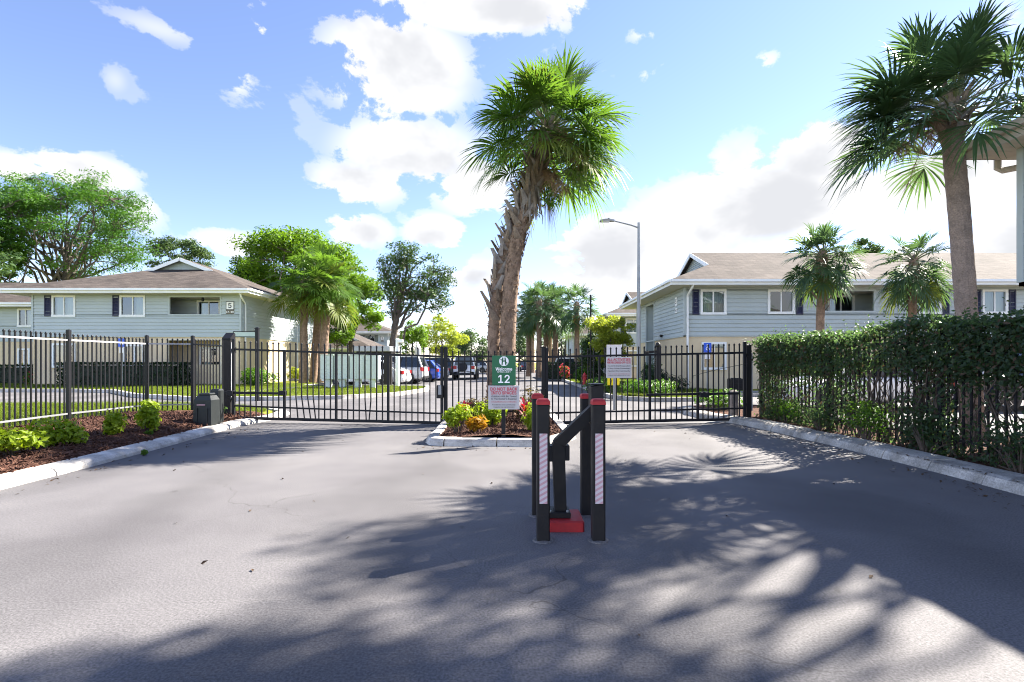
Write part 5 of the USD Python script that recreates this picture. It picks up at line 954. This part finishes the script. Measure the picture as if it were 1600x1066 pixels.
# ------------------------------------------------------------------ shrubs, flowers, ground cover
def bush(label, loc, rad, n, leaf, material, seed, name='shrub', cat_='shrub', stems=9, aspect=.5, boxy=False, group=None, lumps=7, extra=None, droop=.25):
    rng = np.random.default_rng(seed); T = Thing(name, label, cat_, loc, group=group); rad = np.array(rad, float)
    if boxy:
        p = rng.random((n, 3)) * 2 - 1; k = rng.integers(0, 3, n); q = p.copy(); q[np.arange(n), k] = np.sign(q[np.arange(n), k]) * (.82 + .18 * rng.random(n)); q[:, 2] = np.where((k == 2), np.abs(q[:, 2]), q[:, 2]); C = q * rad + [0, 0, rad[2]]; N = q * (np.arange(3) == k[:, None]) + rng.normal(size=(n, 3)) * .5 + [0, 0, .3]
    else:
        lc = ballpts(lumps, rng, .35) * .62; i = rng.integers(0, lumps, n); b = ballpts(n, rng, .45); q = lc[i] + b * (.42 + .16 * rng.random((lumps, 1)))[i]; C = q * rad + [0, 0, rad[2] * .98]; C[:, 2] = np.maximum(C[:, 2], .02); N = b + [0, 0, .6] + rng.normal(size=(n, 3)) * .5
    v, f = leaves(C, N, leaf * (.65 + .7 * rng.random(n)), rng, droop, aspect); T.part('foliage', (v, f), material)
    st = []
    for k in range(stems):
        q = C[rng.integers(0, n)] * .85; st.append(tube(np.array([[q[0] * .12, q[1] * .12, -.04], q * [.5, .5, .55], q]), [.012, .009, .004], 4, cap=False))
    T.part('stems', cat(st), 'stem_brown')
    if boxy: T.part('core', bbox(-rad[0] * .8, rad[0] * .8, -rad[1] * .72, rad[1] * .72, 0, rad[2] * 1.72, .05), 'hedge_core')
    if extra: v, f = leaves(C[rng.integers(0, n, extra[1])] * 1.03, rng.normal(size=(extra[1], 3)) + [0, -.5, .8], extra[2], rng, .1, .8); T.part('flowers', (v, f), extra[0])
    return T
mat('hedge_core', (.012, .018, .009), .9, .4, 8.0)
for lab, x, y, d, rx, rz, n, sd in (('lime shrub at the left frame edge on the mulch', -6.25, 0, 6.45, .30, .21, 420, 1), ('largest lime shrub of the left bed, second from the frame edge', -6.33, 0, 7.15, .27, .235, 560, 2), ('tall narrow lime shrub in the middle of the left bed', -6.42, 0, 8.25, .19, .27, 420, 3), ('lime shrub nearest the gate motor in the left bed', -6.18, 0, 8.65, .19, .24, 420, 4), ('small lime shrub behind the one nearest the gate motor', -6.75, 0, 9.5, .20, .25, 360, 5)):
    bush(lab, (x, d, .12), (rx * 1.3, rx * 1.15, rz * 1.1), int(n * 1.6), .085, 'bush_lime', 100 + sd, group='lime shrubs in the left mulch bed')
for lab, x, d, s, sd in (('weed tuft in the gutter of the left curb', -5.33, 7.4, .05, 6), ('leafy weeds at the foot of the left gate post', -6.35, 11.1, .20, 7), ('small weed on the mulch below the middle shrub', -6.05, 8.5, .06, 8)):
    bush(lab, (x, d, .10 if x < -5.6 else .0), (s * 1.5, s, s), 90, .05, 'bush_green', 100 + sd, name='weed', cat_='weed', stems=3, lumps=3)
# island planting
bush('lime shrub at the front left corner of the island', (-.94, 8.85, .1), (.30, .28, .28), 950, .065, 'bush_lime', 121, group=None)
bush('yellow green shrub in the middle of the island behind the orange croton', (-.42, 9.6, .1), (.39, .30, .34), 1100, .07, 'bush_lime', 122)
bush('yellow lime shrub at the right end of the island behind the bollards', (.42, 9.0, .1), (.32, .28, .32), 950, .065, 'bush_lime', 123)
bush('orange leaved croton at the front of the island', (-.60, 8.85, .1), (.24, .20, .18), 280, .13, 'croton_orange', 124, name='croton', cat_='plant', aspect=.26, droop=0)
bush('copper red shrub row under the island fence, left part', (-.72, 10.35, .1), (.52, .28, .38), 1000, .065, 'croton_red', 125)
bush('copper red shrub row under the island fence, right part', (.36, 10.35, .1), (.46, .28, .38), 900, .065, 'croton_red', 126)
def cordyline(label, x, y, h, sd):
    rng = np.random.default_rng(sd); T = Thing('cordyline', label, 'plant', (x, y, .1)); L = []
    for k in range(16):
        az = rng.random() * 2 * PI; hd = np.array([math.cos(az), math.sin(az), 0]); l = h * (.45 + .3 * rng.random()); b = np.array([0, 0, h * (.3 + .35 * rng.random())]); s = np.linspace(0, 1, 4); Q = np.array([b + hd * l * .5 * q + [0, 0, l * (.9 * q - .5 * q * q)] for q in s]); sd_ = np.array([-hd[1], hd[0], 0]); w = np.array([.008, .026, .02, .002])
        L.append((np.vstack([Q + sd_ * w[:, None], Q - sd_ * w[:, None]]), np.array([[a, a + 4, a + 5] for a in range(3)] + [[a, a + 5, a + 1] for a in range(3)])))
    for q in L: T.part('leaf', q, 'cordyline_red')
    T.part('stem', tube([(0, 0, -.03), (0, 0, h * .7)], .012, 5), 'stem_brown')
cordyline('red cordyline left in the island, before the copper shrubs', -.92, 9.75, .58, 131); cordyline('red cordyline right of the parking notice', .24, 9.55, .62, 132)
# clipped hedges, distant shrubs
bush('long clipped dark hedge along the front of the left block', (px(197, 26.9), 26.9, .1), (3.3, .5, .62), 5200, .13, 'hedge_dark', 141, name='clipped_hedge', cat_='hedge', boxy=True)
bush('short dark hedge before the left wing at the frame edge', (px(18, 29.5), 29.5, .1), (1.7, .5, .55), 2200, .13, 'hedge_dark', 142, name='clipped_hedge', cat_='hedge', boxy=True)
bush('bright yellow green shrub by the sunlit side of the left block', (px(400, 26.6), 26.6, .1), (1.25, .9, .68), 2400, .12, 'bush_green', 143)
bush('dull brownish shrub at the foot of the sunlit side wall', (px(462, 32.5), 32.5, .1), (.7, .5, .5), 900, .12, 'olive_green', 144)
bush('dark shrub against the corner of the right block', (px(1050, 21.6), 21.6, .1), (1.1, .6, .62), 2200, .09, 'hedge_dark', 145)
bush('tall dark leafy plant beside the street lamp', (px(1018, 23.0), 23.0, .1), (.55, .5, .95), 1100, .16, 'oak_green', 146, aspect=.3)
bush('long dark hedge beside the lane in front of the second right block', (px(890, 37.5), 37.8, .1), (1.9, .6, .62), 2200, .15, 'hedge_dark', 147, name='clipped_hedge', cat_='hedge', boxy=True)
bush('rounded green shrub beside the hydrant', (px(908, 29), 29, .1), (.6, .5, .5), 900, .12, 'bush_green', 148)
bush('pink flowered plant beside the lane before the hedge', (px(882, 35.5), 35.5, .1), (.45, .4, .62), 420, .13, 'bush_green', 149, name='flowering_plant', cat_='plant', extra=('flower_pink', 220, .17))
bush('red flowered shrub in front of the left wing', (px(40, 28.6), 28.7, .1), (.4, .4, .45), 320, .12, 'bush_green', 150, name='flowering_plant', cat_='plant', extra=('flower_pink', 60, .12))
for lab, x0, x1, d, h, n, sd, m in (('variegated ground cover along the curb behind the right gate, left stretch', 905, 970, 20.6, .36, 2400, 161, 'bush_green'), ('lime ground cover in the middle of the bed behind the right gate', 965, 1062, 18.9, .34, 3200, 162, 'cover_lime')):
    bush(lab, (px((x0 + x1) / 2, d), d, .1), ((px(x1, d) - px(x0, d)) / 2, .9, h), n, .085, m, sd, name='ground_cover_bed', cat_='ground cover', lumps=22)
bush('low variegated shrubs on the mulch just behind the right gate', (px(1115, 13.6), 13.5, .1), (.82, .5, .30), 1500, .07, 'cover_lime', 163, lumps=16)
# ------------------------------------------------------------------ vine hedge over the right fence
def vine_hedge():
    rng = np.random.default_rng(171); T = Thing('vine_hedge', 'dense climbing vine hedge smothering the fence along the right curb', 'hedge', (0, 0, 0)); hp = np.array(HP); seg = np.r_[0, np.cumsum(np.linalg.norm(np.diff(hp, axis=0), axis=1))]
    def at(s): return np.stack([np.interp(s, seg, hp[:, 0]), np.interp(s, seg, hp[:, 1])], -1)
    n = 120000; s = rng.random(n) * seg[-1]; z = rng.random(n) * 1.98; nz = meshkit.fbm(np.stack([s * 1.1, z * 1.5, np.zeros(n)], -1), 4, 9); nf = meshkit.noise(np.stack([s * 4.0, z * 4.0, np.ones(n)], -1), 3)
    topl = 1.74 + .22 * meshkit.fbm(np.stack([s * 1.3, s * 0, s * 0 + 5], -1), 3, 2)
    dens = np.where(z > 1.28, 1.0, np.where(z > 1.08, .62, .16 + np.clip((.62 - z) / .5, 0, 1) * .34 + .12 * (s < 5.0))); dens = dens * np.where(z > 1.2, np.clip((nz - .22) * 5, .55, 1.25), np.clip((nz - .34) * 4.4, 0.03, 1.2)) + (nf - .5) * .25
    near = np.clip((s - 5.5) / 3.0, 0, 1); dens = dens + .16 * near * (z < 1.1) + .14 * np.clip((4.2 - s) / 3, 0, 1) * (z < .95)
    ok = (z < topl) & (rng.random(n) < dens * .70); s, z = s[ok], z[ok]; n = len(s); th = np.where(z > 1.2, .22, .11); off = rng.normal(size=n) * th * .6; p = at(s)
    C = np.stack([p[:, 0] + off, p[:, 1], z], 1); N = np.stack([-1.0 + rng.normal(size=n) * .7, rng.normal(size=n) * .8, .55 + rng.normal(size=n) * .6], 1); N[:, 0] = np.where(off > 0, -N[:, 0], N[:, 0])
    sz = .046 + .034 * rng.random(n); big = rng.random(n) < .12; v, f = leaves(C[~big], N[~big], sz[~big], rng, .4, .58); T.part('foliage', (v, f), 'vine_leaf')
    i = np.where(big)[0]; v, f = leaves(C[i], N[i], sz[i], rng, .6, .5); T.part('dry_leaves', (v, f), 'vine_dry')
    m = 5200; s = rng.random(m) * seg[-1]; p = at(s); tz = 1.74 + .22 * meshkit.fbm(np.stack([s * 1.3, s * 0, s * 0 + 5], -1), 3, 2); C = np.stack([p[:, 0] + rng.normal(size=m) * .16, p[:, 1], tz + rng.random(m) ** 2 * .13 - .05], 1); v, f = leaves(C, rng.normal(size=(m, 3)) * .7 + [0, 0, .8], .05 + .035 * rng.random(m), rng, .1, .55); T.part('new_growth', (v, f), 'vine_leaf')
    st = []
    for k in range(210):
        s0 = rng.random() * seg[-1]; q = [at(np.array(s0))]; zz = .0; P = [np.r_[q[0], 0.02]]
        for e in range(7): s0 = np.clip(s0 + rng.normal() * .10, 0, seg[-1]); zz += .18 + .10 * rng.random(); a = at(np.array(s0)); P.append(np.array([a[0] + rng.normal() * .05, a[1], min(zz, 1.75)]))
        st.append(tube(np.array(P), np.linspace(.011, .004, 8) * (.6 + rng.random()), 4, cap=False))
    T.part('stems', cat(st), 'stem_brown', kind='stuff')
    # long leafy shoots that stand clear of the top
    sh = []
    for k in range(46):
        s0 = rng.random() * seg[-1]; a = at(np.array(s0)); b = np.array([a[0] + rng.normal() * .12, a[1], 1.82]); d = rng.normal(size=3) * .4 + [-.1, 0, 1]; d /= np.linalg.norm(d); L = .12 + .22 * rng.random(); c = 9; t = np.linspace(.2, 1, c)[:, None]; sh.append(leaves(b + d * L * t + rng.normal(size=(c, 3)) * .015, rng.normal(size=(c, 3)) + [0, 0, .4], .055, rng, 0, .5))
    T.part('shoots', cat(sh), 'vine_leaf', kind='stuff')
vine_hedge()
# small plants along the foot of the vine hedge
for k, (y, h, m, lab) in enumerate(((10.6, .28, 'bush_green', 'bright weeds at the gate end of the vine hedge'), (9.4, .24, 'vine_leaf', 'low green plants under the hedge beyond its middle'), (8.2, .34, 'bush_green', 'sunlit seedlings at the hedge foot near its middle'), (7.0, .40, 'vine_leaf', 'leafy suckers at the hedge foot before the palm'), (5.7, .32, 'vine_leaf', 'dark undergrowth at the hedge foot right of the palm'))):
    bush(lab, (5.66, y, .1), (.20, .7, h), 620, .055, m, 180 + k, name='undergrowth', cat_='undergrowth', lumps=11)
# ------------------------------------------------------------------ scattered stuff: mulch chips, grass, fallen leaves
def scatter(name, label, cat_, protos, material, pts, rng, smin, smax, tilt=.3):
    p = fresh('/World', name); pi = UsdGeom.PointInstancer.Define(stage, p); tag(pi.GetPrim(), label, cat_, None, 'stuff')
    for k, m in enumerate(protos): q = usdkit.mesh(stage, f'{p}/piece_{k:03d}', vf(m), LK + material); pi.CreatePrototypesRel().AddTarget(q.GetPath())
    n = len(pts); yaw = rng.random(n) * 2 * PI; a = rng.random(n) * 2 * PI; t = rng.normal(size=n) * tilt / 2; sc = smin + (smax - smin) * rng.random(n)
    cy, sy, ct, st = np.cos(yaw / 2), np.sin(yaw / 2), np.cos(t), np.sin(t); ax, ay = np.cos(a) * st, np.sin(a) * st
    w = ct * cy; x = ax * cy + ay * sy; y = ay * cy - ax * sy; z = ct * sy
    pi.CreatePositionsAttr(Vt.Vec3fArray.FromNumpy(np.asarray(pts, np.float32))); pi.CreateProtoIndicesAttr(Vt.IntArray.FromNumpy(rng.integers(0, len(protos), n).astype(np.int32)))
    pi.CreateOrientationsAttr(Vt.QuathArray([Gf.Quath(float(w[i]), float(x[i]), float(y[i]), float(z[i])) for i in range(n)])); pi.CreateScalesAttr(Vt.Vec3fArray.FromNumpy(np.repeat(sc[:, None], 3, 1).astype(np.float32)))
rng = np.random.default_rng(201)
def chip(r): l, w, h = .022 + .03 * r.random(), .006 + .008 * r.random(), .003 + .004 * r.random(); return hull([(sx * l * (1 - .3 * r.random()), sy * w * (1 - .4 * r.random()), sz * h) for sx in (-1, 1) for sy in (-1, 1) for sz in (-1, 1)])
chips = [chip(rng) for _ in range(7)]
n = 9000; X = -8.9 + 3.3 * rng.random(n); Y = 5.2 + 6.9 * rng.random(n); ok = left_bed(X, Y) > .07; X, Y = X[ok], Y[ok]; scatter('mulch_chips', 'reddish brown bark chips scattered over the left bed', 'mulch', chips, 'mulch_chip', np.stack([X, Y, left_bed(X, Y) + .004], 1), rng, .6, 1.5, 1.0)
import shapely
n = 5200; X = -1.5 + 2.6 * rng.random(n); Y = 8.2 + 3.2 * rng.random(n); ok = shapely.contains_xy(island.buffer(-.24), X, Y); X, Y = X[ok], Y[ok]; scatter('mulch_chips', 'reddish brown bark chips scattered over the island', 'mulch', chips, 'mulch_chip', np.stack([X, Y, island_z(X, Y) + .004], 1), rng, .5, 1.3, 1.0)
def tuft(r, n=16, h=.075):
    V, F = [], []
    for k in range(n):
        a = r.random() * 2 * PI; o = np.array([r.normal() * .035, r.normal() * .035, -.01]); d = np.array([math.cos(a), math.sin(a), 0]); s = np.array([-d[1], d[0], 0]) * .0035; l = h * (.5 + .8 * r.random()); b = len(V)
        V += [o + s, o - s, o + d * l * .25 + [0, 0, l * .7] + s * .7, o + d * l * .25 + [0, 0, l * .7] - s * .7, o + d * l * .7 + [0, 0, l]]; F += [[b, b + 1, b + 3], [b, b + 3, b + 2], [b + 2, b + 3, b + 4]]
    return np.array(V), np.array(F)
tufts = [tuft(rng) for _ in range(6)]
def on(poly, n, z): x0, y0, x1, y1 = poly.bounds; X, Y = x0 + (x1 - x0) * rng.random(n), y0 + (y1 - y0) * rng.random(n); ok = shapely.contains_xy(poly, X, Y); return np.stack([X[ok], Y[ok], np.full(ok.sum(), z)], 1)
scatter('grass', 'short sunlit lawn grass in the strip behind the left fence', 'grass', tufts, 'grass_blade', on(Polygon([(-17, 7), (-9.2, 7), (-9.2, 13), (-6.2, 12.6), (-6.4, 13.4), (-7.7, 14.4), (-10, 15.4), (-17, 15)]), 15000, LAWN), rng, .7, 1.5)
scatter('grass', 'sunlit lawn grass around the mailboxes and before the left block', 'grass', tufts, 'grass_blade', on(far_left.buffer(-.25).intersection(sbox(-30, 17, -3, 29)), 22000, LAWN), rng, .6, 1.3)
scatter('grass', 'shaded lawn grass beside the lane on the right', 'grass', tufts, 'grass_blade', on(far_right.buffer(-.25).intersection(sbox(3, 17, 9, 40)), 9000, LAWN), rng, .6, 1.3)
lf_ = [leaves(np.zeros((1, 3)), np.array([[.1 * k, .1, 1.0]]), .05, np.random.default_rng(k), 0, .45, .35) for k in range(4)]
pts = [np.array([rng.uniform(-4.5, 4.6), rng.uniform(1.8, 11), .006]) for _ in range(46)] + [np.array([4.9 + rng.normal() * .2, rng.uniform(4, 11), .008]) for _ in range(160)] + [np.array([-5.2 + rng.normal() * .12, rng.uniform(5, 11), .006]) for _ in range(60)] + [np.array([rng.uniform(-1.6, 1.2), 8.0 + rng.normal() * .12, .006]) for _ in range(34)] + [np.array([rng.uniform(5.2, 6.4), rng.uniform(2, 11.5), .115 + .01 * rng.random()]) for _ in range(1500)]
scatter('fallen_leaves', 'dry fallen leaves on the driveway and under the hedge', 'leaf litter', lf_, 'litter', np.array(pts), rng, .5, 1.3, .5)
